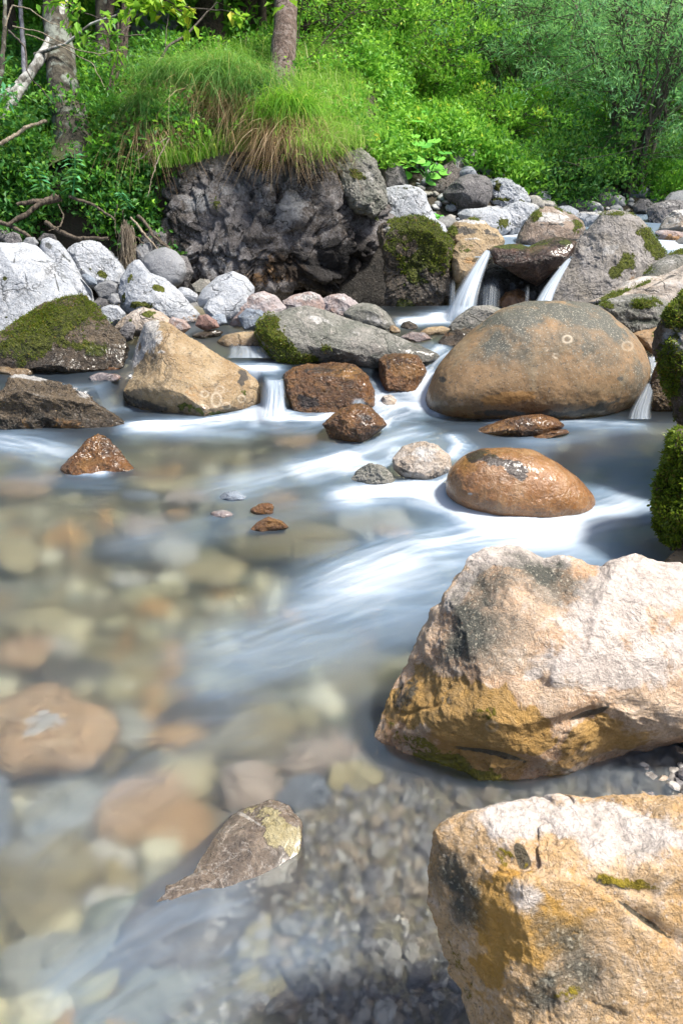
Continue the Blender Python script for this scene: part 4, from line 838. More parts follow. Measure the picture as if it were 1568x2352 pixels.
def land(x, y):
    # left bank: shingle shelf, undercut, then a vegetated slope
    zl = .12 + .05 * sstep(3.9, 5.0, y) + .20 * sstep(-.95, -1.7, x) + .05 * n2(x, y, 1.3, seed=2)
    edge = 5.45 + .12 * n2(x, y, 1.1, seed=3) + .25 * sstep(-1.3, -.9, x) * sstep(.5, .2, x)
    top = .92 + .36 * np.clip(y - 5.5, 0, 1.85) + .02 * np.clip(y - 8, 0, 3) + .10 * np.exp(-((x + .3) / .9) ** 2) + .08 * n2(x, y, .8, seed=4)
    zleft = zl + (top - zl) * sstep(edge, edge + .22, y)
    # right of the overhanging rock: a rubble slope falling to the right
    zr = .30 + .16 * sstep(4.6, 5.6, y) + .50 * sstep(5.9, 7.2, y) * sstep(2.0, .9, x) + .10 * np.clip(y - 6.5, 0, 4) + .05 * n2(x, y, 1.2, seed=5)
    k = sstep(.02, .34, x - .15 * (y - 5.3))
    z = zleft * (1 - k) + zr * k
    # the near right bank
    near = sstep(2.6, 1.6, y) * sstep(0, .5, x)
    z = z * (1 - near) + near * (.035 + .12 * np.clip(x - .7, 0, 2))
    # the wooded hillside behind
    hill = np.clip(y - 10.5, 0, 60)
    z = z + hill * .95 * sstep(0, 6, hill) + .35 * n2(x, y, .25, seed=6) * sstep(9, 14, y)
    z = z + .3 * np.clip(-x - 3.2, 0, 30) * .6 * sstep(3, 6, y) + .25 * np.clip(x - 4.5, 0, 30)
    z = z + .35 * sstep(-2.6, -4, x) * sstep(4.5, 3, y) + .4 * sstep(2.4, 3.6, x) * sstep(6, 4, y)
    return z
def depth(x, y):
    d = .16 + .03 * n2(x, y, 1.5, seed=8)
    sh = sstep(1.75, 1.0, y + .55 * (-x - .05)) * sstep(-.75, -.05, x)       # shallow gravel at the near right
    d = d * (1 - sh) + sh * .045
    nearleft = sstep(1.1, .6, y)
    d = d * (1 - nearleft * .4)
    return d
def ground_z(x, y):
    x = np.asarray(x, float).ravel(); y = np.asarray(y, float).ravel()
    c = channel(x, y)
    zw = np.where((y > 5.12) & (x > .72), LV_UP, z_water(x, y))
    zb = zw - depth(x, y)
    zl = land(x, y)
    g_ = sstep(.55, 1.12, x + (.10 - np.abs(y - 1.15)) * .6) * sstep(1.9, 1.5, y) * sstep(.2, .6, y)     # the gravel bar
    zb = zb * (1 - g_) + g_ * (.04)
    k = sstep(-.18, .22, c)
    return zb * (1 - k) + zl * k
def gz(x, y): return float(ground_z(np.array([x]), np.array([y]))[0])

def grid(xs, ys):
    nx, ny = xs.shape[1], xs.shape[0]
    i = np.arange(nx * ny).reshape(ny, nx)
    return np.stack([i[:-1, :-1].ravel(), i[:-1, 1:].ravel(), i[1:, 1:].ravel(), i[1:, :-1].ravel()], 1)

def ground():
    g = G("soil")
    pos = g.n("NewGeometry").outputs['Position']
    n1 = g.noise(pos, 3.0, 6, .6); n2_ = g.noise(pos, 22.0, 5, .7)
    soil = g.mix(g.sm(n1, .4, .6), (.020, .014, .009), (.045, .034, .022))
    soil = g.mix(g.math('MULTIPLY', g.sm(n2_, .5, .7), .6), soil, (.02, .035, .008))
    bedc = g.mix(g.sm(n1, .38, .6), (.13, .105, .055), (.26, .22, .14))
    vo = g.n("TexVoronoi"); g.put(vo.inputs['Vector'], pos); vo.inputs['Scale'].default_value = 16.0
    bedc = g.mix(.45, bedc, g.mix(vo.outputs['Color'], (.08, .07, .04), (.42, .38, .28)))
    bedc = g.mix(g.math('MULTIPLY', g.sm(n2_, .5, .7), .5), bedc, (.20, .16, .08))
    col = g.mix(g.attr('bed'), soil, bedc)
    pr = g.n("BsdfPrincipled"); g.put(pr.inputs['Base Color'], col); pr.inputs['Roughness'].default_value = .9
    b = g.n("Bump"); b.inputs['Strength'].default_value = .8; b.inputs['Distance'].default_value = .03; g.put(b.inputs['Height'], n2_)
    g.put(pr.inputs['Normal'], b.outputs[0]); g.put(g.out.inputs[0], pr.outputs[0])
    ys = np.concatenate([np.linspace(-2, .3, 12)[:-1], .3 * (9 / .3) ** np.linspace(0, 1, 420), np.linspace(9.1, 60, 120)])
    sx = np.linspace(-1, 1, 340); sx = np.sign(sx) * np.abs(sx) ** 1.5
    Y = np.repeat(ys[:, None], len(sx), 1); X = sx[None, :] * (3.2 + np.clip(Y, 0, 100) * 1.1)
    Z = ground_z(X, Y).reshape(X.shape)
    c = channel(X.ravel(), Y.ravel())
    bed = sstep(.06, -.12, c + .1 * n2(X.ravel(), Y.ravel(), 3)) * (Y.ravel() < 9)
    o = mesh_np('ground', np.stack([X, Y, Z], -1).reshape(-1, 3), grid(X, Y), g.m, attrs={'bed': bed})
    tag(o, kind='structure')

# foam: strokes of white water along the current, each a line of picture points at a level
STROKES = [  # points (u, v, z), width px, strength
    ([(650, 950, 0), (560, 962, 0), (450, 978, 0), (330, 985, 0), (250, 990, 0)], 20, .85),
    ([(600, 950, 0), (660, 958, 0), (720, 962, 0), (750, 955, 0)], 16, .75),
    ([(560, 985, 0), (700, 990, 0), (760, 975, 0)], 14, .35),
    ([(990, 940, 0), (930, 938, 0), (890, 950, 0), (870, 975, 0), (880, 1000, 0)], 24, .85),
    ([(960, 905, .02), (975, 925, 0), (1000, 950, 0)], 20, .8),
    ([(1010, 985, 0), (930, 1010, 0), (860, 1035, 0), (780, 1060, 0), (680, 1085, 0), (560, 1115, 0), (430, 1140, 0)], 30, .50),
    ([(830, 1050, 0), (760, 1075, 0), (660, 1100, 0)], 24, .6),
    ([(1040, 1010, 0), (1060, 1030, 0), (1040, 1060, 0)], 14, .7),
    ([(1360, 1210, 0), (1250, 1218, 0), (1130, 1205, 0), (1030, 1160, 0), (950, 1140, 0), (860, 1140, 0), (720, 1150, 0)], 26, 1.0),
    ([(1540, 1130, 0), (1440, 1175, 0), (1350, 1200, 0), (1260, 1225, 0), (1100, 1240, 0), (960, 1260, 0), (820, 1310, 0), (640, 1380, 0)], 44, .62),
    ([(1490, 1250, 0), (1200, 1290, 0), (1000, 1340, 0), (800, 1400, 0), (560, 1480, 0), (300, 1560, 0)], 66, .30),
    ([(1000, 1400, 0), (860, 1440, 0), (640, 1540, 0), (380, 1620, 0)], 60, .16),
    ([(1500, 985, 0), (1380, 978, 0), (1300, 975, 0), (1100, 965, 0)], 14, .5),
    ([(1540, 1010, 0), (1400, 1020, 0), (1290, 1020, 0), (1150, 1018, 0)], 20, .22),
    ([(1510, 1060, 0), (1400, 1075, 0), (1320, 1060, 0)], 40, .22),
    ([(1500, 1000, 0), (1480, 1090, 0), (1420, 1120, 0)], 50, .20),
    ([(0, 1020, 0), (60, 1030, 0), (130, 1050, 0)], 24, .5),
    ([(0, 1090, 0), (110, 1110, 0), (300, 1120, 0)], 20, .12),
    ([(180, 1088, 0), (235, 1094, 0)], 7, .95),
    ([(860, 1140, 0), (640, 1180, 0), (400, 1230, 0), (200, 1270, 0)], 34, .18),
    ([(330, 985, 0), (420, 1000, 0), (600, 1005, 0)], 12, .35),
    ([(1040, 735, .2), (960, 738, .2), (905, 740, .2)], 9, 1.0),
    ([(1070, 715, .2), (1110, 725, .2)], 14, 1.0), ([(1020, 728, .2), (1100, 732, .2)], 12, 1.0), ([(1000, 738, .2), (960, 742, .2), (920, 745, .2)], 7, .8),
    ([(520, 822, .2), (570, 820, .2), (620, 822, .2)], 9, 1.0),
    ([(600, 835, .2), (640, 860, .2), (632, 888, .2)], 16, .45),
    ([(1035, 790, .19), (990, 815, .17), (970, 845, .13), (985, 880, .07), (960, 905, .02)], 15, .7),
    ([(860, 880, .1), (862, 905, .05), (880, 930, 0)], 9, .8),
    ([(420, 845, .2), (300, 850, .2), (200, 855, .2), (60, 860, .2)], 8, .22),
    ([(1230, 500, .5), (1170, 548, .5)], 14, .8), ([(1600, 560, .5), (1530, 565, .5)], 14, .8),
    ([(1040, 1110, 0), (990, 1135, 0), (900, 1130, 0)], 12, .55),
    ([(60, 2330, 0), (240, 2200, 0), (400, 2100, 0), (620, 2040, 0)], 90, .20), ([(250, 2400, 0), (480, 2280, 0), (700, 2180, 0)], 90, .16), ([(0, 2000, 0), (200, 1850, 0), (420, 1720, 0), (640, 1640, 0)], 60, .12),
    ([(1000, 1300, 0), (850, 1360, 0), (600, 1420, 0)], 60, .18),
    ([(910, 1040, 0), (890, 1075, 0), (800, 1085, 0)], 14, .45),
]
def foam_at(P):
    """foam amount at water points (n, 3): streaks run along each stroke"""
    out = np.zeros(len(P))
    for si, (pts, w, s) in enumerate(STROKES):
        L = np.array([PZ(*q) for q in pts])
        acc = 0
        wm = [w * t_z(q[1], q[2]) / F_PX for q in pts]
        vs = [w / 2.0 * np.linalg.norm(PZ(q[0], q[1] + 2, q[2]) - PZ(q[0], q[1] - 2, q[2])) / 2 for q in pts]
        best = np.full(len(P), 1e9); S_ = np.zeros(len(P)); T_ = np.zeros(len(P)); W_ = np.ones(len(P)); along = 0
        for k in range(len(L) - 1):
            a, b = L[k, :2], L[k + 1, :2]; d = b - a; ln = np.linalg.norm(d)
            tt = ((P[:, :2] - a) @ d) / ln ** 2
            tc_ = np.clip(tt, 0, 1)
            q = P[:, :2] - a - tc_[:, None] * d
            # the width across the line, measured on the water
            perp = np.array([-d[1], d[0]]) / ln
            ww0 = wm[k] * abs(perp[0]) + vs[k] * abs(perp[1]); ww1 = wm[k + 1] * abs(perp[0]) + vs[k + 1] * abs(perp[1])
            ww = np.maximum(ww0 + (ww1 - ww0) * tc_, .012)
            dist = np.linalg.norm(q, axis=1) / ww
            n = dist < best
            best = np.where(n, dist, best); S_ = np.where(n, along + tc_ * ln, S_); T_ = np.where(n, (P[:, :2] - a) @ perp, T_); W_ = np.where(n, ww, W_)
            along += ln
        tot = along
        nz = perlin(np.stack([S_ * 2.2 + si * 7, T_ / W_ * 1.6 + 3, np.full(len(P), si * 1.7)], 1)) * .55 + \
             perlin(np.stack([S_ * 4.5 + si * 3, T_ / W_ * 6.0, np.full(len(P), si * 2.9)], 1)) * .5 + perlin(np.stack([S_ * 8 + si * 3, T_ / W_ * 14.0, np.full(len(P), si * 1.9)], 1)) * .3
        tp = sstep(-.02, .14, S_ / tot) * sstep(1.02, .82, S_ / tot) if tot > .35 else 1.0
        f = tp * s * .92 * np.exp(-(best / .95) ** 2 * 1.1) * np.clip(1 + nz * .9, .2, 1.6)
        out = out + f * (1 - .55 * np.clip(out, 0, 1))
    return out

def water_mat(name="moving_water"):
    g = G(name)
    foam = g.attr('foam')
    pos = g.n("NewGeometry").outputs['Position']
    mp = g.n("Mapping"); mp.inputs['Rotation'].default_value = (0, 0, math.radians(-28)); mp.inputs['Scale'].default_value = (1.1, 7.0, 1.0); g.put(mp.inputs[0], pos)
    nz = g.noise(mp.outputs[0], 2.2, 4, .55, .3)
    wisp = g.sm(nz, .42, .75)
    f = g.math('ADD', foam, g.math('MULTIPLY', wisp, g.math('ADD', .035, g.math('MULTIPLY', foam, .25))), clamp=True)
    f = g.math('MINIMUM', g.math('ADD', f, g.attr('milk')), .96)
    refr = g.n("BsdfRefraction"); g.put(refr.inputs['Roughness'], g.attr('blur')); refr.inputs['IOR'].default_value = 1.18
    refr.inputs['Color'].default_value = (.97, .98, .95, 1)
    tr = g.n("BsdfTransparent"); tr.inputs[0].default_value = (.90, .96, .95, 1)
    body = g.n("MixShader"); g.put(body.inputs[0], g.sm(g.attr('blur'), .2, .74, .5, .08))
    g.put(body.inputs[1], refr.outputs[0]); g.put(body.inputs[2], tr.outputs[0])
    gl = g.n("BsdfGlossy"); gl.inputs['Roughness'].default_value = .22; gl.inputs['Color'].default_value = (.92, .96, 1, 1)
    bm = g.n("Bump"); bm.inputs['Strength'].default_value = .12; bm.inputs['Distance'].default_value = .03; g.put(bm.inputs['Height'], nz)
    g.put(gl.inputs['Normal'], bm.outputs[0])
    fr = g.n("Fresnel"); fr.inputs[0].default_value = 1.33
    s1 = g.n("MixShader"); g.put(s1.inputs[0], fr.outputs[0]); g.put(s1.inputs[1], body.outputs[0]); g.put(s1.inputs[2], gl.outputs[0])
    df = g.n("BsdfDiffuse"); g.put(df.inputs[0], g.mix(g.sm(foam, .25, .9), (.30, .43, .60), (.68, .75, .84)))  # thin foam is coloured sky blue, painting in the skylight
    tl = g.n("BsdfTranslucent"); tl.inputs[0].default_value = (.40, .52, .62, 1)
    fm = g.n("MixShader"); fm.inputs[0].default_value = .35; g.put(fm.inputs[1], df.outputs[0]); g.put(fm.inputs[2], tl.outputs[0])
    s2 = g.n("MixShader"); g.put(s2.inputs[0], f); g.put(s2.inputs[1], s1.outputs[0]); g.put(s2.inputs[2], fm.outputs[0])
    g.put(g.out.inputs[0], s2.outputs[0])
    return g.m
MW = None
def milk(P):
    """thin aerated water, cloudier where the current runs on the right"""
    u, v = project(P)
    m = .30 * sstep(500, 1300, u) * sstep(1650, 1200, v) * sstep(930, 1010, v)
    m = m + .12 * sstep(0, 500, u) * sstep(1750, 1400, v) * sstep(960, 1010, v)
    m = m + .10 * sstep(2352, 1500, v)
    return m
def water():
    global MW
    MW = water_mat()
    ys = .25 * (4.86 / .25) ** np.linspace(0, 1, 620)
    sx = np.linspace(-1, 1, 420)
    Y = np.repeat(ys[:, None], len(sx), 1); X = sx[None, :] * (.45 + Y * .62)
    x, y = X.ravel(), Y.ravel()
    Z = z_water(x, y)
    fl = np.stack([x * .9 + y * .5, (y - .4 * x) * 3.2, np.zeros_like(x)], 1)
    Z = Z + .0045 * fbm(fl, 1.6, 2, seed=3) * sstep(.8, 1.6, y)
    P = np.stack([x, y, Z], 1)
    fo = foam_at(P)
    Z = Z + .012 * np.clip(fo, 0, 1)
    P[:, 2] = Z
    mk = .20 * sstep(-.5, .7, x) * sstep(.9, 1.6, y) * sstep(3.5, 2.9, y) + .015 + .05 * sstep(-.1, -.7, x)
    o = mesh_np('water', P, grid(X, Y), MW, attrs={'foam': np.clip(fo, 0, 1), 'milk': mk, 'blur': .68 + .27 * sstep(1.9, 1.3, y) - .32 * sstep(-.4, .15, x) * sstep(1.5, 1.1, y)})
    tag(o, kind='structure')
    ys = np.linspace(4.88, 8.5, 60); sx = np.linspace(0, 1, 60)
    Y = np.repeat(ys[:, None], 60, 1); X = .84 + sx[None, :] * (2.2 + Y * .3) + (Y - 4.88) * .2
    P = np.stack([X.ravel(), Y.ravel(), np.full(X.size, LV_UP)], 1)
    o = mesh_np('upper_water', P, grid(X, Y), MW, attrs={'foam': np.clip(foam_at(P) + .35, 0, 1), 'milk': np.full(len(P), .1), 'blur': np.full(len(P), .4)})
    tag(o, kind='structure')

def curtain(label, left, right, t, seed, dens=1.0, n=(40, 90), bulge=.04):
    """falling water: a curved sheet between two edges"""
    g_ = curtain.mat
    L = np.array(left, float); R_ = np.array(right, float); T = np.array(t, float)
    k = np.linspace(0, 1, len(L)); kk = np.linspace(0, 1, n[1])
    def ip(A):
        c = np.polyfit(k, A, min(3, len(L) - 1)); return np.polyval(c, kk)
    lu, lv, ru, rv, tt = ip(L[:, 0]), ip(L[:, 1]), ip(R_[:, 0]), ip(R_[:, 1]), ip(T)
    s = np.linspace(0, 1, n[0])
    U_ = lu[:, None] * (1 - s) + ru[:, None] * s; V_ = lv[:, None] * (1 - s) + rv[:, None] * s
    TT = tt[:, None] - bulge * np.sin(s * math.pi)[None, :]
    nzl = perlin(np.stack([s * 9 + seed * 3, np.zeros_like(s), np.full_like(s, seed)], 1))
    TT = TT - .02 * nzl[None, :] * kk[:, None]
    W = CAM + TT[..., None] * (FW + RT * ((U_ - 784) / F_PX)[..., None] + UP * ((1176 - V_) / F_PX)[..., None])
    S2 = np.repeat(s[None, :], n[1], 0).ravel(); K2 = np.repeat(kk[:, None], n[0], 1).ravel()
    st = perlin(np.stack([S2 * 7 + seed * 5, K2 * .8, np.full(S2.shape, seed * 1.3)], 1)) + .7 * perlin(np.stack([S2 * 16 + seed, K2 * 1.2, np.full(S2.shape, 4.)], 1)) - .25 * K2
    edge = sstep(0, .3, S2) * sstep(1, .7, S2)
    den = np.clip((.95 + .55 * st) * edge * dens * .85 * (.75 + .4 * K2), 0, 1) * sstep(0, .03 if dens > .6 else .4, K2)
    P = W.reshape(-1, 3)
    o = mesh_np('waterfall', P, grid(U_, V_), g_, attrs={'foam': den}, loc=P.mean(0))
    # a second thin sheet behind gives the fall its thickness
    return tag(o, label, 'waterfall')
def falls():
    g = G("falling_water")
    f = g.attr('foam')
    df = g.n("BsdfDiffuse"); df.inputs[0].default_value = (.58, .66, .76, 1)
    tl = g.n("BsdfTranslucent"); tl.inputs[0].default_value = (.60, .70, .80, 1)
    fm = g.n("MixShader"); fm.inputs[0].default_value = .45; g.put(fm.inputs[1], df.outputs[0]); g.put(fm.inputs[2], tl.outputs[0])
    gl = g.n("BsdfGlossy"); gl.inputs['Roughness'].default_value = .35
    tp = g.n("BsdfTransparent")
    ml = g.n("MixShader"); ml.inputs[0].default_value = .06; g.put(ml.inputs[1], fm.outputs[0]); g.put(ml.inputs[2], gl.outputs[0])
    mx = g.n("MixShader"); g.put(mx.inputs[0], f); g.put(mx.inputs[1], tp.outputs[0]); g.put(mx.inputs[2], ml.outputs[0])
    g.put(g.out.inputs[0], mx.outputs[0])
    curtain.mat = g.m
    curtain('tall silky white waterfall arching left from the notch by the red ledge boulder', [(1112, 574), (1103, 586), (1075, 618), (1052, 655), (1034, 695), (1015, 738)], [(1128, 576), (1125, 592), (1115, 622), (1106, 655), (1100, 690), (1098, 738)], [4.72, 4.62, 4.5, 4.45, 4.42, 4.42], 1, 1.25)
    curtain('second silky waterfall pouring beside the tall leaning grey boulder', [(1303, 592), (1296, 600), (1272, 625), (1250, 655), (1228, 692), (1215, 725)], [(1312, 592), (1308, 605), (1295, 630), (1283, 655), (1272, 690), (1268, 725)], [4.75, 4.62, 4.5, 4.42, 4.35, 4.3], 2, 1.4)
    curtain('thin veil of trickles dripping right of the tall waterfall', [(1100, 640), (1098, 665), (1096, 690), (1092, 728)], [(1152, 625), (1152, 655), (1150, 690), (1148, 728)], [4.78, 4.74, 4.7, 4.66], 3, .22)
    curtain('faint trickle falling in the dark left of the tall waterfall', [(1030, 640), (1030, 665), (1028, 700), (1026, 730)], [(1046, 640), (1046, 665), (1046, 700), (1046, 730)], [4.7, 4.68, 4.66, 4.64], 7, .4)
    curtain('single fine trickle under the red ledge boulder', [(1204, 652), (1204, 670), (1203, 690), (1202, 715)], [(1216, 652), (1216, 670), (1215, 690), (1215, 715)], [4.68, 4.66, 4.64, 4.6], 4, .28)
    curtain('short cascade between the pyramid boulder and the rusty brown boulder', [(606, 872), (608, 890), (608, 912), (604, 935), (596, 958)], [(652, 872), (656, 890), (656, 912), (658, 935), (664, 958)], [3.66, 3.54, 3.49, 3.46, 3.44], 5, .75, bulge=.02)
    curtain('narrow cascade between the largest boulder and the coarse brown rock', [(1484, 868), (1476, 888), (1462, 908), (1446, 940), (1438, 962)], [(1506, 868), (1504, 888), (1500, 908), (1496, 940), (1498, 962)], [3.75, 3.66, 3.6, 3.55, 3.5], 6, .62, bulge=.02)
    curtain('small upper cascade at the shoulder of the largest boulder, right side', [(1464, 788), (1474, 805), (1484, 830), (1492, 855), (1488, 880)], [(1504, 790), (1508, 805), (1510, 830), (1508, 855), (1506, 880)], [4.1, 4.0, 3.9, 3.82, 3.76], 8, .85, bulge=.02)
    curtain('low milky cascade over the lip beside the squat brown rock', [(520, 795), (522, 803), (520, 812), (512, 822)], [(612, 795), (616, 803), (620, 812), (628, 822)], [3.97, 3.93, 3.9, 3.87], 9, .75, bulge=.01)
    curtain('thin glassy spill at the right foot of the rusty brown boulder', [(808, 912), (806, 920), (804, 930), (802, 940)], [(838, 914), (840, 920), (842, 930), (846, 940)], [3.55, 3.5, 3.47, 3.45], 11, .5, bulge=.01)

# ------------------------------------------------------------------ pebbles
def pebble_mesh(level, seed, squash=(1, .8, .55), rough=.15):
    v, f = ico(level)
    r = np.random.RandomState(seed)
    v = v.copy()
    for k in range(6):
        n = r.normal(size=3); n /= np.linalg.norm(n)
        e = np.maximum(v @ n - r.uniform(.6, .9), 0); v -= e[:, None] * n * .9
    v = v * (1 + rough * fbm(v, 1.5, 2, seed=seed)[:, None]) * np.array(squash)
    return v, f
def scatter_mass(name, mats_attr, P, size, level, mat, seed, label=None, cat=None, kind='stuff', group=None):
    """many small stones as one mass"""
    r = np.random.RandomState(seed)
    shapes = [pebble_mesh(level, seed + k, (1, r.uniform(.6, .95), r.uniform(.4, .8)), .2) for k in range(8)]
    V, Fc, T = [], [], []
    n0 = 0
    for i, p in enumerate(P):
        v, f = shapes[i % 8]
        a = r.uniform(0, 6.28); c, s = math.cos(a), math.sin(a)
        tl = r.normal() * .35
        R1 = np.array([[c, -s, 0], [s, c, 0], [0, 0, 1]]); R2 = np.array([[1, 0, 0], [0, math.cos(tl), -math.sin(tl)], [0, math.sin(tl), math.cos(tl)]])
        V.append(v @ (R1 @ R2).T * size[i] + p); Fc.append(f + n0); n0 += len(v); T.append(np.full(len(v), r.rand()))
    o = mesh_np(name, np.concatenate(V), np.concatenate(Fc), mat, attrs={'tint': np.concatenate(T)}, smooth=level > 1)
    return tag(o, label, cat, group, kind)
def gravel_mat(name, cols, rough=.7):
    g = G(name)
    t = g.attr('tint')
    r = g.n("ValToRGB"); g.put(r.inputs[0], t); r.color_ramp.interpolation = 'CONSTANT'
    while len(r.color_ramp.elements) > 1: r.color_ramp.elements.remove(r.color_ramp.elements[-1])
    r.color_ramp.elements[0].color = (*cols[0], 1)
    for k, c in enumerate(cols[1:]):
        e = r.color_ramp.elements.new((k + 1) / len(cols)); e.color = (*c, 1)
    co = g.n("TexCoord").outputs['Object']
    nz = g.noise(co, 60, 5, .65)
    col = g.mix(.6, r.outputs[0], g.mix(g.sm(nz, .35, .65), (.25, .25, .25), (1.05, 1.05, 1.05)), 'MULTIPLY')
    pr = g.n("BsdfPrincipled"); g.put(pr.inputs['Base Color'], col); pr.inputs['Roughness'].default_value = rough
    b = g.n("Bump"); b.inputs['Strength'].default_value = .5; b.inputs['Distance'].default_value = .01; g.put(b.inputs['Height'], nz)
    g.put(pr.inputs['Normal'], b.outputs[0]); g.put(g.out.inputs[0], pr.outputs[0])
    return g.m
def rock_top(x, y):
    return None
def pebbles():
    r = np.random.RandomState(5)
    mg = gravel_mat("gravel", [(.34, .32, .30), (.22, .20, .185), (.42, .39, .36), (.15, .14, .145), (.32, .25, .18), (.56, .53, .49), (.21, .195, .20), (.36, .29, .22)], .5)
    # near shallow gravel
    P, S = [], []
    while len(P) < 15000:
        x, y = r.uniform(-.50, 1.05), r.uniform(.48, 1.65)
        w = float(sstep(1.65, 1.1, np.array(y + .5 * (-x)))) * float(sstep(-.5, -.05, np.array(x + .15 * (1.1 - y))))
        if x > .5 and y > 1.0: w = 1
        if r.rand() > w: continue
        s = min(r.lognormal(math.log(.0060), .6), .026)
        P.append((x, y, gz_fast(x, y) + s * .2)); S.append(s)
    scatter_mass('gravel', None, np.array(P), S, 1, mg, 3)
    # the dry angular gravel on the bar
    P, S = [], []
    for k in range(4200):
        u, v = (r.uniform(1370, 1600), r.uniform(1722, 1850)) if k < 1500 else (r.uniform(1580, 2250), r.uniform(1620, 2100))
        p = PZ(u, v, .045); s = min(r.lognormal(math.log(.0062), .6), .024)
        P.append((p[0], p[1], gz_fast(p[0], p[1]) + s * .5)); S.append(s)
    scatter_mass('dry_gravel', None, np.array(P), S, 1, mg, 4)
    # bed shingle of the pool
    mb = gravel_mat("shingle", [(.34, .30, .17), (.17, .12, .045), (.62, .55, .34), (.24, .24, .17), (.46, .27, .10), (.74, .69, .50), (.09, .07, .035), (.42, .38, .22), (.28, .22, .10)], .8)
    P, S = [], []
    while len(P) < 3600:
        y = .35 * (3.4 / .35) ** r.rand() if r.rand() < .6 else r.uniform(.4, 4.3); x = r.uniform(-1, 1) * (.6 + .55 * y)
        if ch_fast(x, y) > 0: continue
        if x > -.35 and y < 1.45: continue
        s = min(r.lognormal(math.log(.030), .5), .08)
        P.append((x, y, gz_fast(x, y) + s * .1)); S.append(s)
    P = [(a, b_, min(c_, float(z_water(np.array([a]), np.array([b_]))[0]) - s_ * .75 - .012)) for (a, b_, c_), s_ in zip(P, S)]
    scatter_mass('shingle', None, np.array(P), S, 2, mb, 6)
    # pale pebbles filling the shore and the rubble slope
    mw = gravel_mat("pale_shingle", [(.40, .41, .42), (.30, .31, .33), (.46, .46, .46), (.20, .20, .20), (.36, .34, .31), (.26, .28, .32)], .8)
    P, S = [], []
    for k in range(2600):
        u, v = r.uniform(-40, 900), r.uniform(600, 770)
        y = t_z(v, .27) * CP + (CAM_H - .27) * SP; y = r.uniform(3.95, 5.5)
        x = (u - 784) / F_PX * y * 1.02
        if ch_fast(x, y) < -.12 or (x > .1): continue
        s = min(r.lognormal(math.log(.025), .5), .085)
        P.append((x, y, gz_fast(x, y) + s * .3)); S.append(s)
    scatter_mass('shore_pebbles', None, np.array(P), S, 2, mw, 7)
    P, S = [], []
    for k in range(2200):
        y = r.uniform(5.0, 8.5); x = r.uniform(.62, 3.8)
        if ch_fast(x, y) < .0: continue
        s = min(r.lognormal(math.log(.035), .6), .14)
        P.append((x, y, gz_fast(x, y) + s * .2)); S.append(s)
    scatter_mass('rubble', None, np.array(P), S, 2, mw, 8)
_gx, _gy = np.meshgrid(np.arange(-3, 6, .03), np.arange(.2, 9, .03))
_gt = ground_z(_gx, _gy).reshape(_gx.shape)
_ct = channel(_gx, _gy)
def gz_fast(x, y):
    return float(_gt[min(max(int((y - .2) / .03 + .5), 0), _gt.shape[0] - 1), min(max(int((x + 3) / .03 + .5), 0), _gt.shape[1] - 1)])
def ch_fast(x, y):
    return float(_ct[min(max(int((y - .2) / .03 + .5), 0), _gt.shape[0] - 1), min(max(int((x + 3) / .03 + .5), 0), _gt.shape[1] - 1)])
# ------------------------------------------------------------------ plants
def tube(pts, rad, nseg=6):
    """a round tapering stem along points"""
    P = np.asarray(pts, float); n = len(P)
    T = np.gradient(P, axis=0); T /= np.linalg.norm(T, axis=1)[:, None] + 1e-9
    ref = np.array([.13, .97, .2]); A = np.cross(T, ref); A /= np.linalg.norm(A, axis=1)[:, None] + 1e-9; B = np.cross(T, A)
    a = np.linspace(0, 2 * math.pi, nseg, endpoint=False)
    rad = np.broadcast_to(rad, n)
    V = P[:, None] + rad[:, None, None] * (np.cos(a)[None, :, None] * A[:, None] + np.sin(a)[None, :, None] * B[:, None])
    i = np.arange(n * nseg).reshape(n, nseg); j = np.roll(i, -1, 1)
    return V.reshape(-1, 3), np.stack([i[:-1].ravel(), j[:-1].ravel(), j[1:].ravel(), i[1:].ravel()], 1)
def spline(pts, n=24, wob=0.0, rng=None):
    P = np.asarray(pts, float); k = np.linspace(0, 1, len(P)); kk = np.linspace(0, 1, n)
    out = np.stack([np.interp(kk, k, P[:, j]) for j in range(3)], 1)
    for _ in range(2): out[1:-1] = (out[:-2] + 2 * out[1:-1] + out[2:]) / 4
    if wob:
        m = rng.normal(size=(n, 3)); m = np.cumsum(m, 0); m -= np.linspace(0, 1, n)[:, None] * m[-1]; out += m * wob / math.sqrt(n)
    return out
class Mix:
    def __init__(s): s.V, s.F, s.T, s.n = [], [], [], 0
    def add(s, v, f, t=0.0):
        s.V.append(v); s.F.append(f + s.n); s.n += len(v); s.T.append(np.broadcast_to(np.asarray(t, float), len(v)))
    def build(s, name, mat, parent=None, loc=None, smooth=True):
        if not s.V: return None
        return mesh_np(name, np.concatenate(s.V), s.F, mat, parent, smooth, {'tint': np.concatenate(s.T)}, loc)
def leaves(P, D, L, W, rng, tint=None, droop=0.0, flat=0.0):
    """one four cornered leaf per point: base, side, tip, side, folded a little"""
    n = len(P)
    D = D / (np.linalg.norm(D, axis=1)[:, None] + 1e-9)
    q = rng.normal(size=(n, 3)) + np.array([0, 0, flat])
    S = np.cross(D, q); S /= np.linalg.norm(S, axis=1)[:, None] + 1e-9
    Nn = np.cross(S, D)
    L = L * rng.uniform(.6, 1.25, n)[:, None]; W = W * rng.uniform(.7, 1.2, n)[:, None]
    up = Nn * W * .18
    V = np.stack([P, P + D * L * .45 + S * W * .5 + up, P + D * L + np.array([0, 0, -1]) * droop * L, P + D * L * .45 - S * W * .5 + up], 1).reshape(-1, 3)
    if tint is None: tint = rng.rand(n)
    return V, np.arange(4 * n).reshape(n, 4), np.repeat(tint, 4)
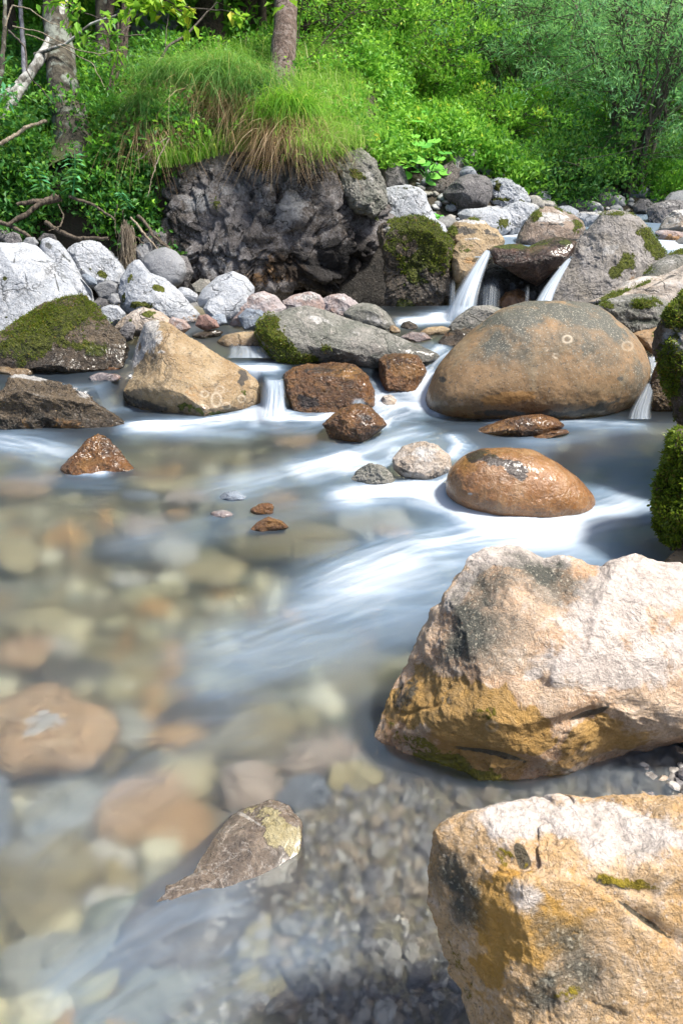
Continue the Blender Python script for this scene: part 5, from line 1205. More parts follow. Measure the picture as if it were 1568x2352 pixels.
def rnd_dirs(n, rng, up=0.0, out=None, k=1.0):
    d = rng.normal(size=(n, 3)) * k + np.array([0, 0, up])
    if out is not None: d = d + out
    return d / np.linalg.norm(d, axis=1)[:, None]

def blades(P, H, W, rng, lean=(0, 0, 0), droop=.5, segs=3, tint=None, dirn=None):
    """grass: each blade an arching ribbon of quads"""
    n = len(P)
    az = rng.uniform(0, 2 * math.pi, n); dd = np.stack([np.cos(az), np.sin(az), np.zeros(n)], 1) + np.asarray(lean)
    if dirn is not None: dd = dirn
    dd = dd / (np.linalg.norm(dd, axis=1)[:, None] + 1e-9)
    side = np.cross(dd, [0, 0, 1]); side /= np.linalg.norm(side, axis=1)[:, None] + 1e-9
    side = side + rng.normal(size=(n, 3)) * .4
    H = np.broadcast_to(H, n) * rng.uniform(.55, 1.2, n); dr = np.broadcast_to(droop, n) * rng.uniform(.4, 1.4, n)
    rows = []
    for k in range(segs + 1):
        s = k / segs
        c = P + dd * (H * (dr * s ** 1.6 * .8 + .08 * s))[:, None] + np.array([0, 0, 1]) * (H * (s - dr * s ** 2.3 * 1.05))[:, None]
        w = (W * (1 - .92 * s) * .5)
        rows.append(c - side * w); rows.append(c + side * w)
    V = np.stack(rows, 1).reshape(-1, 3); m = 2 * (segs + 1)
    b = (np.arange(n) * m)[:, None]
    Fq = np.concatenate([np.concatenate([b + 2 * k, b + 2 * k + 1, b + 2 * k + 3, b + 2 * k + 2], 1) for k in range(segs)])
    if tint is None: tint = rng.rand(n)
    return V, Fq, np.repeat(tint, m)

def shrub(name, label, cat, base, height, spread, nst, ncl, lpc, L, W, mat, bark, seed, group=None, lean=(0, 0), r0=.014, clr=.14, stem_part='stem', up=.6, top=1.0, low=.25, narrow=False, crownshape=1.0, twigs=True, trunk=False):
    rng = np.random.RandomState(seed)
    base = np.array(base, float)
    root = empty(name, base, label, cat, group)
    tips = []
    stems = []
    for i in range(nst):
        a = 2 * math.pi * (i + rng.uniform(-.3, .3)) / nst * 1.0; rr = spread * math.sqrt(rng.uniform(.05, 1)) * .8
        h = height * rng.uniform(.75, 1.05)
        p0 = base + np.array([math.cos(a), math.sin(a), 0]) * .04 * rng.rand() * height
        e = base + np.array([math.cos(a) * rr + lean[0], math.sin(a) * rr + lean[1], h])
        m = p0 + (e - p0) * .5 + np.array([math.cos(a), math.sin(a), 0]) * -rr * .10 + np.array([0, 0, h * .05])
        c = spline([p0, p0 + (m - p0) * .5, m, (m + e) / 2 + rng.normal(size=3) * .05 * height, e], 26, .05 * height, rng)
        rad = r0 * height * .4 * np.linspace(1, .15, 26) * rng.uniform(.6, 1.2)
        v, f = tube(c, rad, 6); mx = Mix(); mx.add(v, f); mx.build(stem_part, bark, root)
        stems.append(c)
    S_ = np.concatenate(stems)
    # clusters: spread round the upper stems
    mt = Mix(); ml = Mix()
    cc = []
    for k in range(ncl):
        st = stems[rng.randint(nst)]; j = int(26 * (low + (1 - low) * rng.rand() ** .8)); j = min(j, 25)
        s = j / 25
        off = rng.normal(size=3) * np.array([1, 1, .6]) * spread * .36 * (.45 + s)
        c = st[j] + off
        if c[2] > base[2] + height * 1.1 * top: continue
        cc.append(c)
        if twigs:
            jj = max(0, j - rng.randint(2, 6)); p = st[jj]
            v, f = tube(spline([p, (p + c) / 2 + rng.normal(size=3) * .03 + [0, 0, -.03], c], 5), np.linspace(.0045, .0015, 5) * max(1, height * .3), 3); mt.add(v, f)
    cc = np.array(cc)
    n = len(cc) * lpc
    idx = np.repeat(np.arange(len(cc)), lpc)
    R_ = clr * rng.uniform(.5, 1.4, len(cc))[idx]
    o = rng.normal(size=(n, 3)); o /= np.linalg.norm(o, axis=1)[:, None]; o *= (rng.rand(n) ** .5)[:, None]
    P = cc[idx] + o * R_[:, None] * np.array([1, 1, .65])
    D = rnd_dirs(n, rng, up if not narrow else .1, (cc[idx] - base) / height * .5, .8) + o * .5
    tint = np.clip(rng.rand(len(cc))[idx] * .6 + rng.rand(n) * .4, 0, 1)
    v, f, t = leaves(P, D, L, W, rng, tint, droop=.1, flat=1.0 if not narrow else 1.8)
    if twigs: mt.build('twig', bark, root)
    ml.add(v, f, t); ml.build('crown' if trunk else 'foliage', mat, root, smooth=False)
    return root

def leafmass(name, label, cat, P, Nrm, n, L, W, mat, seed, h=.15, up=.8, kind=None, group=None, clump=0, cr=.08, droop=.15, flat=1.2):
    """a carpet of leaves over ground points"""
    rng = np.random.RandomState(seed)
    if clump:
        ci = rng.randint(0, len(P), clump); hh = rng.uniform(.2, 1, clump) * h
        cen = P[ci] + np.stack([np.zeros(clump), np.zeros(clump), hh], 1)
        i = rng.randint(0, clump, n)
        q = cen[i] + rng.normal(size=(n, 3)) * cr * np.array([1, 1, .45])
        tint = np.clip(rng.rand(clump)[i] * .6 + rng.rand(n) * .4, 0, 1)
    else:
        i = rng.randint(0, len(P), n); q = P[i] + np.array([0, 0, 1]) * (rng.rand(n) * h)[:, None]; tint = None
    v, f, t = leaves(q, rnd_dirs(n, rng, up, None, 1), L, W, rng, tint, droop, flat)
    m = Mix(); m.add(v, f, t); o = m.build(name, mat, None, P.mean(0), smooth=False)
    return tag(o, label, cat, group, kind)

def gpts(n, rng, u0, u1, y0, y1, z_off=0.0, ok=None):
    """ground points seen between two picture columns and two distances"""
    y = rng.uniform(y0, y1, n * 2); u = rng.uniform(u0, u1, n * 2)
    t = y * CP + .2 * SP
    x = (u - 784) / F_PX * t
    z = ground_z(x, y)
    P = np.stack([x, y, z + z_off], 1)
    m = channel(x, y) > .15
    if ok is not None: m &= ok(P)
    return P[m][:n]

def trunk(name, label, pts, rad, mat, seed, n=50, nseg=20, flare=.0, rough=.08, moss=0.0, cat='tree', part='trunk', root=None, extra=None):
    rng = np.random.RandomState(seed)
    c = spline(pts, n, .01, rng)
    r = np.interp(np.linspace(0, 1, n), np.linspace(0, 1, len(rad)), rad)
    r = r * (1 + flare * np.exp(-np.linspace(0, 1, n) * 14))
    v, f = tube(c, r, nseg)
    cen = np.repeat(c, nseg, 0); o = v - cen
    k = fbm(v * np.array([1, 1, .35]), 9, 4, seed=seed) * rough + fbm(v, 2.2, 2, seed=seed + 1) * rough * 1.2
    v = cen + o * (1 + k)[:, None]
    base = c[0]
    if root is None: root = empty(name, base, label, cat)
    ms = np.clip(sstep(.35, 0, np.repeat(np.linspace(0, 1, n), nseg)) * moss + (o[:, 0] < 0) * moss * .3, 0, 1)
    mesh_np(part, v, f, mat, root, attrs={'moss': ms})
    return root, c

GREEN = {}
def greens():
    G_ = GREEN
    G_['willow'] = leaf_mat('willow_leaf', (.13, .38, .16), (.28, .58, .27), (.44, .68, .32), .5)
    G_['willow_pale'] = leaf_mat('pale_willow_leaf', (.22, .50, .20), (.40, .68, .30), (.54, .74, .40), .5)
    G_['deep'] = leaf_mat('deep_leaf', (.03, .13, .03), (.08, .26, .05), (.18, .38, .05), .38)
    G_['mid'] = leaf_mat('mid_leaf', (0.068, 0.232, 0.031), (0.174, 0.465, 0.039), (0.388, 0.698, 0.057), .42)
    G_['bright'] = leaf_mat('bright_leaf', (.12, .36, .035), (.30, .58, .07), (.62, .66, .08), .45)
    G_['yellow'] = leaf_mat('yellow_leaf', (.20, .42, .03), (.40, .62, .05), (.62, .60, .06), .45)
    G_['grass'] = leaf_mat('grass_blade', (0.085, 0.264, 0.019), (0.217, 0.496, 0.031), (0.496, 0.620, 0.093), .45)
    G_['grass_sun_tint'] = leaf_mat('sun_tinted_grass_blade', (.15, .36, .04), (.34, .54, .10), (.60, .60, .28), .45)  # brighter copy of the grass with sunlight put into the colour
    G_['sedge'] = leaf_mat('sedge_blade', (0.078, 0.232, 0.046), (0.202, 0.419, 0.093), (0.434, 0.434, 0.155), .4)
    G_['straw'] = leaf_mat('dead_straw', (0.232, 0.139, 0.070), (0.465, 0.310, 0.171), (0.651, 0.496, 0.310), .3)
    G_['teal'] = leaf_mat('teal_leaf', (0.062, 0.310, 0.124), (0.155, 0.496, 0.232), None, .35)
    G_['butter'] = leaf_mat('broad_leaf', (0.109, 0.403, 0.062), (0.248, 0.651, 0.093), None, .35)
    G_['bark_grey'] = bark_mat('mottled_bark', (.022, .018, .013), (.085, .075, .055), (.20, .22, .19), .1)
    G_['bark_willow'] = bark_mat('willow_bark', (.09, .07, .055), (.20, .16, .13), None, 0, 2)
    G_['bark_dark'] = bark_mat('dark_bark', (.03, .02, .014), (.10, .07, .055), None, 0, 2)
    G_['bark_brown'] = bark_mat('brown_bark', (.05, .033, .024), (.15, .105, .085), (.2, .16, .14), .2, 2.4)
    G_['bark_birch'] = bark_mat('spotted_bark', (.09, .08, .07), (.2, .19, .175), (.5, .5, .48), .8, 1.5)
    G_['twig'] = bark_mat('twig_bark', (.055, .045, .035), (.13, .11, .09), None, 0, 2)
    G_['twig_pale'] = bark_mat('pale_twig', (.22, .17, .12), (.38, .32, .24), None, 0, 2)
    G_['root'] = bark_mat('root_bark', (.045, .034, .024), (.14, .11, .08), None, 0, 2)

def grass_and_herbs():
    rng = np.random.RandomState(21)
    # the mound above the overhanging rock
    P = gpts(30000, rng, 330, 840, 5.5, 8.6)
    x_ = P[:, 0]; P[:, 2] = np.maximum(P[:, 2], np.where((x_ > -1.25) & (x_ < .25), .94 + .36 * np.clip(P[:, 1] - 5.5, -.2, 1.85) + .10 * np.exp(-((x_ + .3) / .9) ** 2), -9))
    sun_tint = sstep(380, 700, project(P)[0]) * sstep(7.9, 5.8, P[:, 1])  # where more blades take the colour with painted sunlight
    m = rng.rand(len(P)) < .2 + .55 * sun_tint
    mx = Mix()
    for sel, mt, h in ((~m, 'grass', .17), (m, 'grass_sun_tint', .19)):
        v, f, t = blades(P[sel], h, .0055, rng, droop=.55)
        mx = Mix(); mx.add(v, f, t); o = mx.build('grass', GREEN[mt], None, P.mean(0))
        tag(o, 'fresh grass covering the mound above the overhanging rock', 'grass', kind='stuff')
    Pc = P[rng.randint(0, len(P), 260)]; i = rng.randint(0, 260, 9000); hh = rng.uniform(.7, 1.7, 260)[i]
    v, f, t = blades(Pc[i] + rng.normal(size=(9000, 3)) * np.array([.035, .035, .0]), .2 * hh, .006, rng, droop=.45)
    mx = Mix(); mx.add(v, f, t); tag(mx.build('grass', GREEN['grass_sun_tint'], None, P.mean(0)), 'taller grass clumps standing out of the mound', 'grass', kind='stuff')
    leafmass('herbs', 'broad leaved herbs mixed into the grass of the mound', 'undergrowth', P, None, 5000, .045, .022, GREEN['mid'], 37, h=.24, kind='stuff', clump=260, cr=.05)
    # grass in the sun tinted colour spilling over the right shoulder of the overhanging rock
    Q = []
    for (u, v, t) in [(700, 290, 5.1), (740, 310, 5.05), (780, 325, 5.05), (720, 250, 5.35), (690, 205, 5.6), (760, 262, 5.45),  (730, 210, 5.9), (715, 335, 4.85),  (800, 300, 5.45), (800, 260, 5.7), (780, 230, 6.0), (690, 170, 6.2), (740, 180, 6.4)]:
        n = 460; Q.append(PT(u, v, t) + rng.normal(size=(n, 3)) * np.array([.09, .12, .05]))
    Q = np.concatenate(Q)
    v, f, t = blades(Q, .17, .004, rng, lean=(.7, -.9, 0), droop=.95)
    mx = Mix(); mx.add(v, f, t); o = mx.build('grass', GREEN['grass_sun_tint'], None, Q.mean(0)); tag(o, 'yellow green grass coloured as sunlit, spilling over the right shoulder of the rock', 'grass', kind='stuff')
    Qh = np.concatenate([PT(u, v, t) + rng.normal(size=(200, 3)) * np.array([.10, .14, .06]) for u, v, t in [(835, 300, 5.75), (860, 255, 6.0), (850, 335, 5.6), (885, 320, 5.95), (850, 215, 6.3), (820, 265, 5.8), (900, 270, 6.3), (875, 365, 5.65), (825, 335, 5.45)]])
    leafmass('herbs', 'bright leafy plants stepping down right of the yellow green grass', 'undergrowth', Qh, None, 5200, .050, .028, GREEN['bright'], 38, h=.05, kind='stuff', clump=330, cr=.05)
    leafmass('herbs', 'darker leafy plants among the bright ones right of the yellow green grass', 'undergrowth', Qh, None, 2600, .050, .026, GREEN['mid'], 39, h=.05, kind='stuff', clump=170, cr=.05)
    # hanging tussocks along the front lip
    def tussock(u, v, t, n, H, lab, mat, straw, spread=.10, seed=0):
        r = np.random.RandomState(seed)
        c = PT(u, v, t); root = empty('grass_tussock', c, lab, 'grass tussock', 'drooping tussocks on the lip of the bank')
        az = r.uniform(-math.pi * 1.05, .05 * math.pi, n); d = np.stack([np.cos(az), np.sin(az), np.zeros(n)], 1)
        v_, f, tt = blades(c + r.normal(size=(n, 3)) * spread * np.array([1, .5, .4]), H, .0042, r, droop=1.05, segs=5, dirn=d)
        m1 = Mix(); m1.add(v_, f, tt); m1.build('blades', GREEN[mat], root)
        k = int(n * straw * .8)
        az = r.uniform(-math.pi * .95, -math.pi * .05, k); d = np.stack([np.cos(az), np.sin(az) * .6, np.zeros(k)], 1)
        v_, f, tt = blades(c + r.normal(size=(k, 3)) * spread * np.array([1.2, .4, .4]) + [0, -.06, -.13], H * .9, .0042, r, droop=1.5, segs=5, dirn=d)
        m2 = Mix(); m2.add(v_, f, tt); m2.build('dead_blades', GREEN['straw'], root)
    tussock(520, 191, 5.20, 1500, .33, 'largest fountain shaped tussock drooping over the rock, centre', 'sedge', .6, .12, 1)
    tussock(395, 186, 5.30, 1100, .27, 'dark tussock with long brown straw left of the fountain shaped one', 'sedge', .8, .10, 2)
    tussock(590, 211, 5.10, 900, .27, 'tussock right of the fountain shaped one, over the ochre moss', 'sedge', .7, .10, 3)
    tussock(665, 261, 4.95, 1300, .26, 'straw heavy tussock under the dark spruce trunk', 'grass', 1.5, .09, 4)
    tussock(455, 176, 5.45, 700, .30, 'tussock tucked behind the fountain shaped one', 'sedge', .4, .10, 5)
    tussock(345, 256, 5.15, 900, .28, 'thin straw coloured tussock at the left end of the lip', 'sedge', 1.6, .06, 6)
    tussock(135, 360, 5.45, 500, .22, 'small blue green tussock at the foot of the mottled tree', 'sedge', .3, .05, 7)
    tussock(12, 440, 5.30, 500, .22, 'small tussock hanging at the left edge of the bank', 'sedge', .3, .06, 8)
    # undergrowth on the shaded left bank
    def clear_(P): u_ = project(P + np.array([0, 0, .1]))[0]; return ~((u_ > 90) & (u_ < 225) & (P[:, 1] < 5.95))
    P = gpts(6000, rng, -60, 420, 5.4, 8.5, ok=clear_)
    leafmass('undergrowth', 'deep green leafy undergrowth on the left bank', 'undergrowth', P, None, 17000, .055, .026, GREEN['deep'], 31, h=.28, kind='stuff', clump=560, cr=.055)
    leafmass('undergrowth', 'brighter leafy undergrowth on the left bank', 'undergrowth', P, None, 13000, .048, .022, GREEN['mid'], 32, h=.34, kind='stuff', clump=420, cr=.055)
    P2 = gpts(5000, rng, -60, 330, 5.35, 5.75, ok=clear_)
    P2 = np.concatenate([P2 + np.array([0, -.05, -k * .05]) for k in range(7)])
    P2 = P2[P2[:, 2] > .55]
    leafmass('undergrowth', 'herbs hanging over the edge of the left bank', 'undergrowth', P2, None, 9000, .050, .028, GREEN['deep'], 33, h=.12, kind='stuff', clump=260, cr=.05)
    leafmass('undergrowth', 'ferny herbs on the edge of the left bank', 'undergrowth', P2, None, 6000, .045, .020, GREEN['mid'], 34, h=.16, kind='stuff', clump=190, cr=.045)
    Pg = gpts(5000, rng, -60, 330, 5.5, 8.5, ok=clear_)
    v, f, t = blades(Pg, .22, .006, rng, droop=.6); mx = Mix(); mx.add(v, f, t); tag(mx.build('grass', GREEN['grass'], None, Pg.mean(0)), 'grass on the shaded left bank', 'grass', kind='stuff')
    # herbs under and left of the tussocks (on the bank face)
    Q = np.concatenate([PT(u, v, t) + rng.normal(size=(260, 3)) * np.array([.10, .05, .08]) for u, v, t in [(250, 400, 5.25), (300, 430, 5.2), (240, 450, 5.15), (200, 420, 5.15), (350, 380, 5.2), (420, 300, 5.2), (390, 330, 5.2), (330, 340, 5.3), (300, 370, 5.25), (270, 470, 5.1), (450, 320, 5.15), (160, 460, 5.1), (60, 400, 5.2), (110, 410, 5.2), (30, 350, 5.3)]])
    leafmass('undergrowth', 'dark clover like herbs on the face of the bank', 'undergrowth', Q, None, 9000, .036, .024, GREEN['deep'], 35, h=.05, kind='stuff', clump=500, cr=.04)
    leafmass('undergrowth', 'green herbs on the face of the bank', 'undergrowth', Q, None, 3200, .034, .018, GREEN['mid'], 36, h=.05, kind='stuff', clump=160, cr=.03)
    # bright herbs on the rubble right of the rock
    ok = lambda P: (P[:, 2] > .55)
    P = gpts(6000, rng, 830, 1230, 6.75, 9.5)
    leafmass('herbs', 'bright herbs over the rubble right of the overhanging rock', 'undergrowth', P, None, 26000, .055, .030, GREEN['bright'], 41, h=.30, kind='stuff', clump=850, cr=.07)
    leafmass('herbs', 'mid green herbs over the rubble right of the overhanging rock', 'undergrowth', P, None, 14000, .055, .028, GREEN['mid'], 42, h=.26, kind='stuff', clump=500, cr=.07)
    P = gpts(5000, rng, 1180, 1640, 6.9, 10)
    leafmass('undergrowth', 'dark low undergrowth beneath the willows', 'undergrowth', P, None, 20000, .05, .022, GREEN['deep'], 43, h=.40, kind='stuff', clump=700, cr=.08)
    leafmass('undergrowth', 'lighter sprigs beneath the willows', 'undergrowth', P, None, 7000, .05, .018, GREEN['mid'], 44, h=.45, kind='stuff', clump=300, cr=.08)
    # the far slope
    P = gpts(22000, rng, -300, 1900, 9, 30, ok=lambda P: P[:, 1] > 9)
    leafmass('forest_floor', 'green growth covering the hillside behind', 'undergrowth', P, None, 80000, .15, .075, GREEN['mid'], 45, h=1.0, kind='stuff', clump=2600, cr=.22)
    leafmass('forest_floor', 'brighter green growth covering the hillside behind', 'undergrowth', P, None, 26000, .14, .07, GREEN['bright'], 46, h=1.3, kind='stuff', clump=1400, cr=.22)

def broad_plants():
    rng = np.random.RandomState(77)
    # large round leaves
    def round_leaf(c, d, r):
        n = 12; a = np.linspace(.25, 2 * math.pi - .25, n) + math.pi
        d = d / np.linalg.norm(d); s = np.cross(d, [0, 0, 1.0]); s /= np.linalg.norm(s); up = np.cross(s, d)
        ring = np.array([c + d * (r * (1 + .08 * rng.normal()) * math.cos(q)) + s * (r * math.sin(q)) + up * (-.18 * r * abs(math.sin(q * 2)) - .1 * r * math.cos(q)) for q in a])
        V = np.concatenate([[c - d * r * .25 - up * r * .1], ring]); F_ = np.array([(0, k, k + 1) for k in range(1, n)])
        return V, F_
    for gi, (u, v, t, n, sp_, lab) in enumerate([(940, 330, 5.95, 15, .16, 'butterbur clump with big round leaves left of the pointed boulder'), (985, 372, 5.75, 9, .10, 'butterbur leaves hanging low over the gap between the boulders'), (890, 300, 6.3, 10, .16, 'butterbur clump above the dusky grey boulder'), (1010, 300, 6.4, 10, .18, 'butterbur clump behind the pointed boulder'), (1000, 498, 5.5, 3, .02, 'single small butterbur sprig in the gap over the white slab')]):
        c = PT(u, v, t); root = empty('butterbur', c - [0, 0, .15], lab, 'plant', 'butterbur clumps between the boulders')
        for k in range(n):
            p = c + rng.normal(size=3) * sp_ * np.array([1, .5, .8]); r = rng.uniform(.035, .065) * (1 if n > 3 else .6)
            d = np.array([rng.normal() * .5, -1, rng.uniform(-.6, .1)])
            v_, f_ = round_leaf(p, d, r); m = Mix(); m.add(v_, f_, rng.rand()); m.build('leaf', GREEN['butter'], root)
            v_, f_ = tube(spline([c - [0, -.05, .15], (c + p) / 2 + [0, .03, 0], p], 6), .003, 4); m = Mix(); m.add(v_, f_); m.build('stalk', GREEN['butter'], root)
    # tall herb with long paired leaves in front of the mottled trunk
    def spike(u0, v0, u1, v1, t, n, L, W, lab, mat, name='leafy_herb', sag=.2):
        a, b = PT(u0, v0, t), PT(u1, v1, t - .03); root = empty(name, a, lab, 'plant')
        c = spline([a, (a + b) / 2 + [.01, 0, 0], b], 20); v_, f_ = tube(c, np.linspace(.004, .0015, 20), 5); m = Mix(); m.add(v_, f_); m.build('stem', GREEN[mat], root)
        P, D = [], []
        for k in range(n):
            q = c[int(3 + 16 * k / n)]
            for s in (-1, 1): P.append(q); D.append([s * 1.0, -.4 + rng.normal() * .3, .15 - .3 * (1 - k / n)])
        v_, f_, t_ = leaves(np.array(P), np.array(D, float), L, W, rng, droop=sag, flat=4); m = Mix(); m.add(v_, f_, t_); m.build('foliage', GREEN[mat], root)
    spike(168, 448, 172, 345, 4.95, 9, .10, .022, 'pale upright herb with long paired leaves before the mottled trunk', 'teal')
    spike(100, 440, 70, 375, 5.0, 6, .09, .024, 'blue green herb at the left of the bank edge', 'teal')
    spike(300, 480, 272, 440, 4.95, 9, .05, .012, 'small fern frond hanging from the bank', 'teal', 'fern')
    for (u, v, t, lab) in [(436, 237, 5.1, 'small purple flower on the fountain shaped tussock'), (441, 241, 5.09, 'second purple flower beside the first on the tussock')]:
        p = PT(u, v, t); root = empty('flower', p - [0, 0, .1], lab, 'flower', 'purple flowers on the tussocks')
        v_, f_ = tube(spline([p - [0, -.03, .12], p], 4), .0015, 4); m = Mix(); m.add(v_, f_); m.build('stem', GREEN['grass'], root)
        d = rnd_dirs(40, rng, .4); v_, f_, t_ = leaves(np.repeat(p[None], 40, 0), d, .012, .006, rng); m = Mix(); m.add(v_, f_, t_)
        m.build('petals', leaf_mat('purple_petal', (.30, .16, .5), (.45, .28, .65), None, .3), root)

def trees():
    K = GREEN
    # mottled trunk at the left
    r, c = trunk('tree', 'thick mottled grey tree with a pale lichen patch, left foreground of the bank', [PT(178, 420, 5.28), PT(173, 350, 5.34), PT(168, 300, 5.38), PT(155, 230, 5.42), PT(142, 150, 5.50), PT(132, 60, 5.60), PT(128, -40, 5.70), PT(120, -400, 6.10)], [.165, .150, .132, .12, .105, .10, .09, .06], K['bark_grey'], 1, flare=.4, rough=.10, moss=.5)
    crown_over(r, PT(120, -420, 6.10), 1.7, 900, 5)
    r, c = trunk('tree', 'slimmer dark forked tree right behind the mottled one', [PT(240, 330, 5.90), PT(232, 200, 5.95), PT(238, 90, 6.00), PT(232, -60, 6.10), PT(240, -500, 6.40)], [.07, .062, .058, .05, .03], K['bark_grey'], 2, moss=.4)
    trunk('', '', [PT(236, 130, 5.98), PT(250, 50, 6.00), PT(262, -50, 6.10), PT(270, -300, 6.20)], [.04, .035, .03, .02], K['bark_dark'], 3, part='limb', root=r)
    crown_over(r, PT(240, -500, 6.40), 1.4, 600, 6)
    r, c = trunk('tree', 'thin blackish mossy stem right of the forked tree', [PT(272, 330, 5.80), PT(275, 220, 5.80), PT(280, 120, 5.85), PT(290, -20, 5.90), PT(300, -350, 6.00)], [.05, .04, .036, .03, .015], K['bark_dark'], 4, moss=.6)
    crown_over(r, PT(300, -350, 6.00), .9, 260, 7)
    r, c = trunk('tree', 'spruce with a scaly brown trunk standing on the grass mound', [PT(648, 235, 5.65), PT(650, 160, 5.7), PT(654, 60, 5.75), PT(657, -40, 5.85), PT(665, -900, 7.0)], [.105, .096, .092, .088, .05], K['bark_brown'], 5, flare=.25, rough=.06)
    spruce_crown(r, PT(665, -250, 7.0), 2.4, 1.5, 8)
    r, c = trunk('tree', 'dark spruce trunk further back, right one of the distant pair', [PT(574, 130, 8.1), PT(572, 0, 8.2), PT(570, -600, 10)], [.13, .12, .07], K['bark_dark'], 6)
    spruce_crown(r, PT(570, -350, 9.8), 3.0, 1.6, 9)
    r, c = trunk('tree', 'dark spruce trunk further back, left one of the distant pair', [PT(484, 120, 7.8), PT(480, 0, 7.9), PT(478, -600, 9.5)], [.17, .15, .08], K['bark_dark'], 7)
    spruce_crown(r, PT(478, -350, 9.4), 3.0, 1.6, 10)
    # leaning pale log and its kin
    def pole(lab, pts, rad, mat, seed, name='fallen_branch', cat='branch', n=40, nseg=10, rough=.1, kids=()):
        rng = np.random.RandomState(seed)
        def mk(pts, rad, n=n):
            c = spline(pts, n, .012, rng); rr = np.interp(np.linspace(0, 1, n), np.linspace(0, 1, len(rad)), rad); v, f = tube(c, rr, nseg)
            cen = np.repeat(c, nseg, 0); return cen + (v - cen) * (1 + rough * fbm(v, 12, 3, seed=seed))[:, None], f
        m = Mix(); v, f = mk(pts, rad); m.add(v, f)
        if kids:
            root = empty(name, pts[0], lab, cat); m.build('limb', mat, root)
            for kp, kr in kids:
                m = Mix(); v, f = mk(kp, kr, 16); m.add(v, f); m.build('side_branch', mat, root)
            return root
        o = m.build(name, mat, None, pts[0]); return tag(o, lab, cat)
    pole('leaning spotted log crossing in front of the mottled tree, upper left', [PT(-20, 300, 5.3), PT(25, 245, 5.3), PT(60, 180, 5.35), PT(95, 130, 5.4), PT(125, 70, 5.5), PT(148, 0, 5.6), PT(160, -60, 5.7)], [.035, .036, .034, .036, .030, .026, .022], K['bark_birch'], 11,
         kids=[([PT(72, 165, 5.35), PT(30, 205, 5.3), PT(-20, 240, 5.3)], [.024, .026, .026]), ([PT(80, 125, 5.4), PT(150, 100, 5.3), PT(210, 55, 5.25), PT(300, 22, 5.2)], [.014, .010, .008, .005])])
    pole('slim blue grey pole standing behind the leaning log', [PT(82, 290, 5.6), PT(62, 230, 5.6), PT(58, 120, 5.7), PT(50, 20, 5.8), PT(48, -60, 5.9)], [.014, .020, .018, .016, .012], stick_mat(), 12)
    pole('thin spotted sapling at the upper left edge', [PT(-4, 200, 5.2), PT(3, 150, 5.2), PT(8, 60, 5.3), PT(10, -30, 5.4)], [.018, .017, .015, .012], K['bark_grey'], 13, 'sapling', 'tree')
    pole('broken yellowish stick lying on the left bank', [PT(-20, 340, 4.95), PT(50, 305, 5.0), PT(108, 277, 5.05)], [.013, .012, .011], K['twig_pale'], 14)
    pole('arching grey twig hanging from the upper left', [PT(14, 60, 5.1), PT(30, 10, 5.1), PT(70, 18, 5.1), PT(120, 52, 5.1), PT(165, 60, 5.1)], [.005, .005, .004, .003, .002], K['twig_pale'], 15)
    pole('long drooping twig crossing the mottled trunk', [PT(30, 60, 5.2), PT(90, 70, 5.2), PT(180, 115, 5.2), PT(230, 125, 5.2), PT(290, 112, 5.2)], [.005, .004, .004, .003, .002], K['twig_pale'], 16)
    pole('second drooping twig crossing below the first', [PT(60, 80, 5.25), PT(140, 105, 5.2), PT(215, 145, 5.2), PT(240, 200, 5.15)], [.004, .004, .003, .002], K['twig_pale'], 17)
    pole('crooked bare branch bending down beside the leaning log', [PT(20, 70, 5.1), PT(55, 105, 5.1), PT(62, 165, 5.1), PT(100, 210, 5.1), PT(125, 240, 5.1)], [.007, .006, .005, .004, .003], K['twig'], 18)
    pole('long bent dark branch rising over the grass mound', [PT(295, 238, 5.35), PT(330, 190, 5.35), PT(362, 145, 5.4), PT(382, 106, 5.4), PT(425, 80, 5.45), PT(470, 32, 5.5), PT(500, 5, 5.5)], [.013, .012, .010, .009, .008, .006, .004], K['twig'], 19,
         kids=[([PT(382, 106, 5.4), PT(386, 60, 5.4), PT(388, 40, 5.4)], [.004, .003, .002])])
    for k, (a, b, c_, lab) in enumerate([((245, 235), (265, 150), (303, 22), 'dark upright stem left of the bent branch'), ((252, 230), (285, 130), (298, 30), 'second dark upright stem crossing the first'), ((240, 240), (270, 120), (275, 30), 'third dark stem behind the crossing pair')]):
        pole(lab, [PT(*a, 5.5), PT(*b, 5.5), PT(*c_, 5.55)], [.011, .010, .007], K['bark_dark'], 20 + k, 'bare_shrub', 'branch')
    pole('fallen twig slanting down the dark bank, middle', [PT(275, 205, 5.2), PT(310, 265, 5.1), PT(340, 310, 5.05), PT(352, 308, 5.05)], [.004, .003, .003, .002], K['twig_pale'], 24)
    pole('pale bent twig hanging on the bank left of the rock', [PT(312, 368, 5.0), PT(350, 345, 4.95), PT(385, 315, 4.95), PT(392, 320, 4.95)], [.004, .004, .004, .002], K['twig_pale'], 25)
    pole('thin rootlet hanging down the left side of the overhanging rock', [PT(388, 320, 4.9), PT(365, 360, 4.9), PT(352, 400, 4.9), PT(340, 450, 4.9)], [.004, .004, .003, .002], K['twig_pale'], 26)
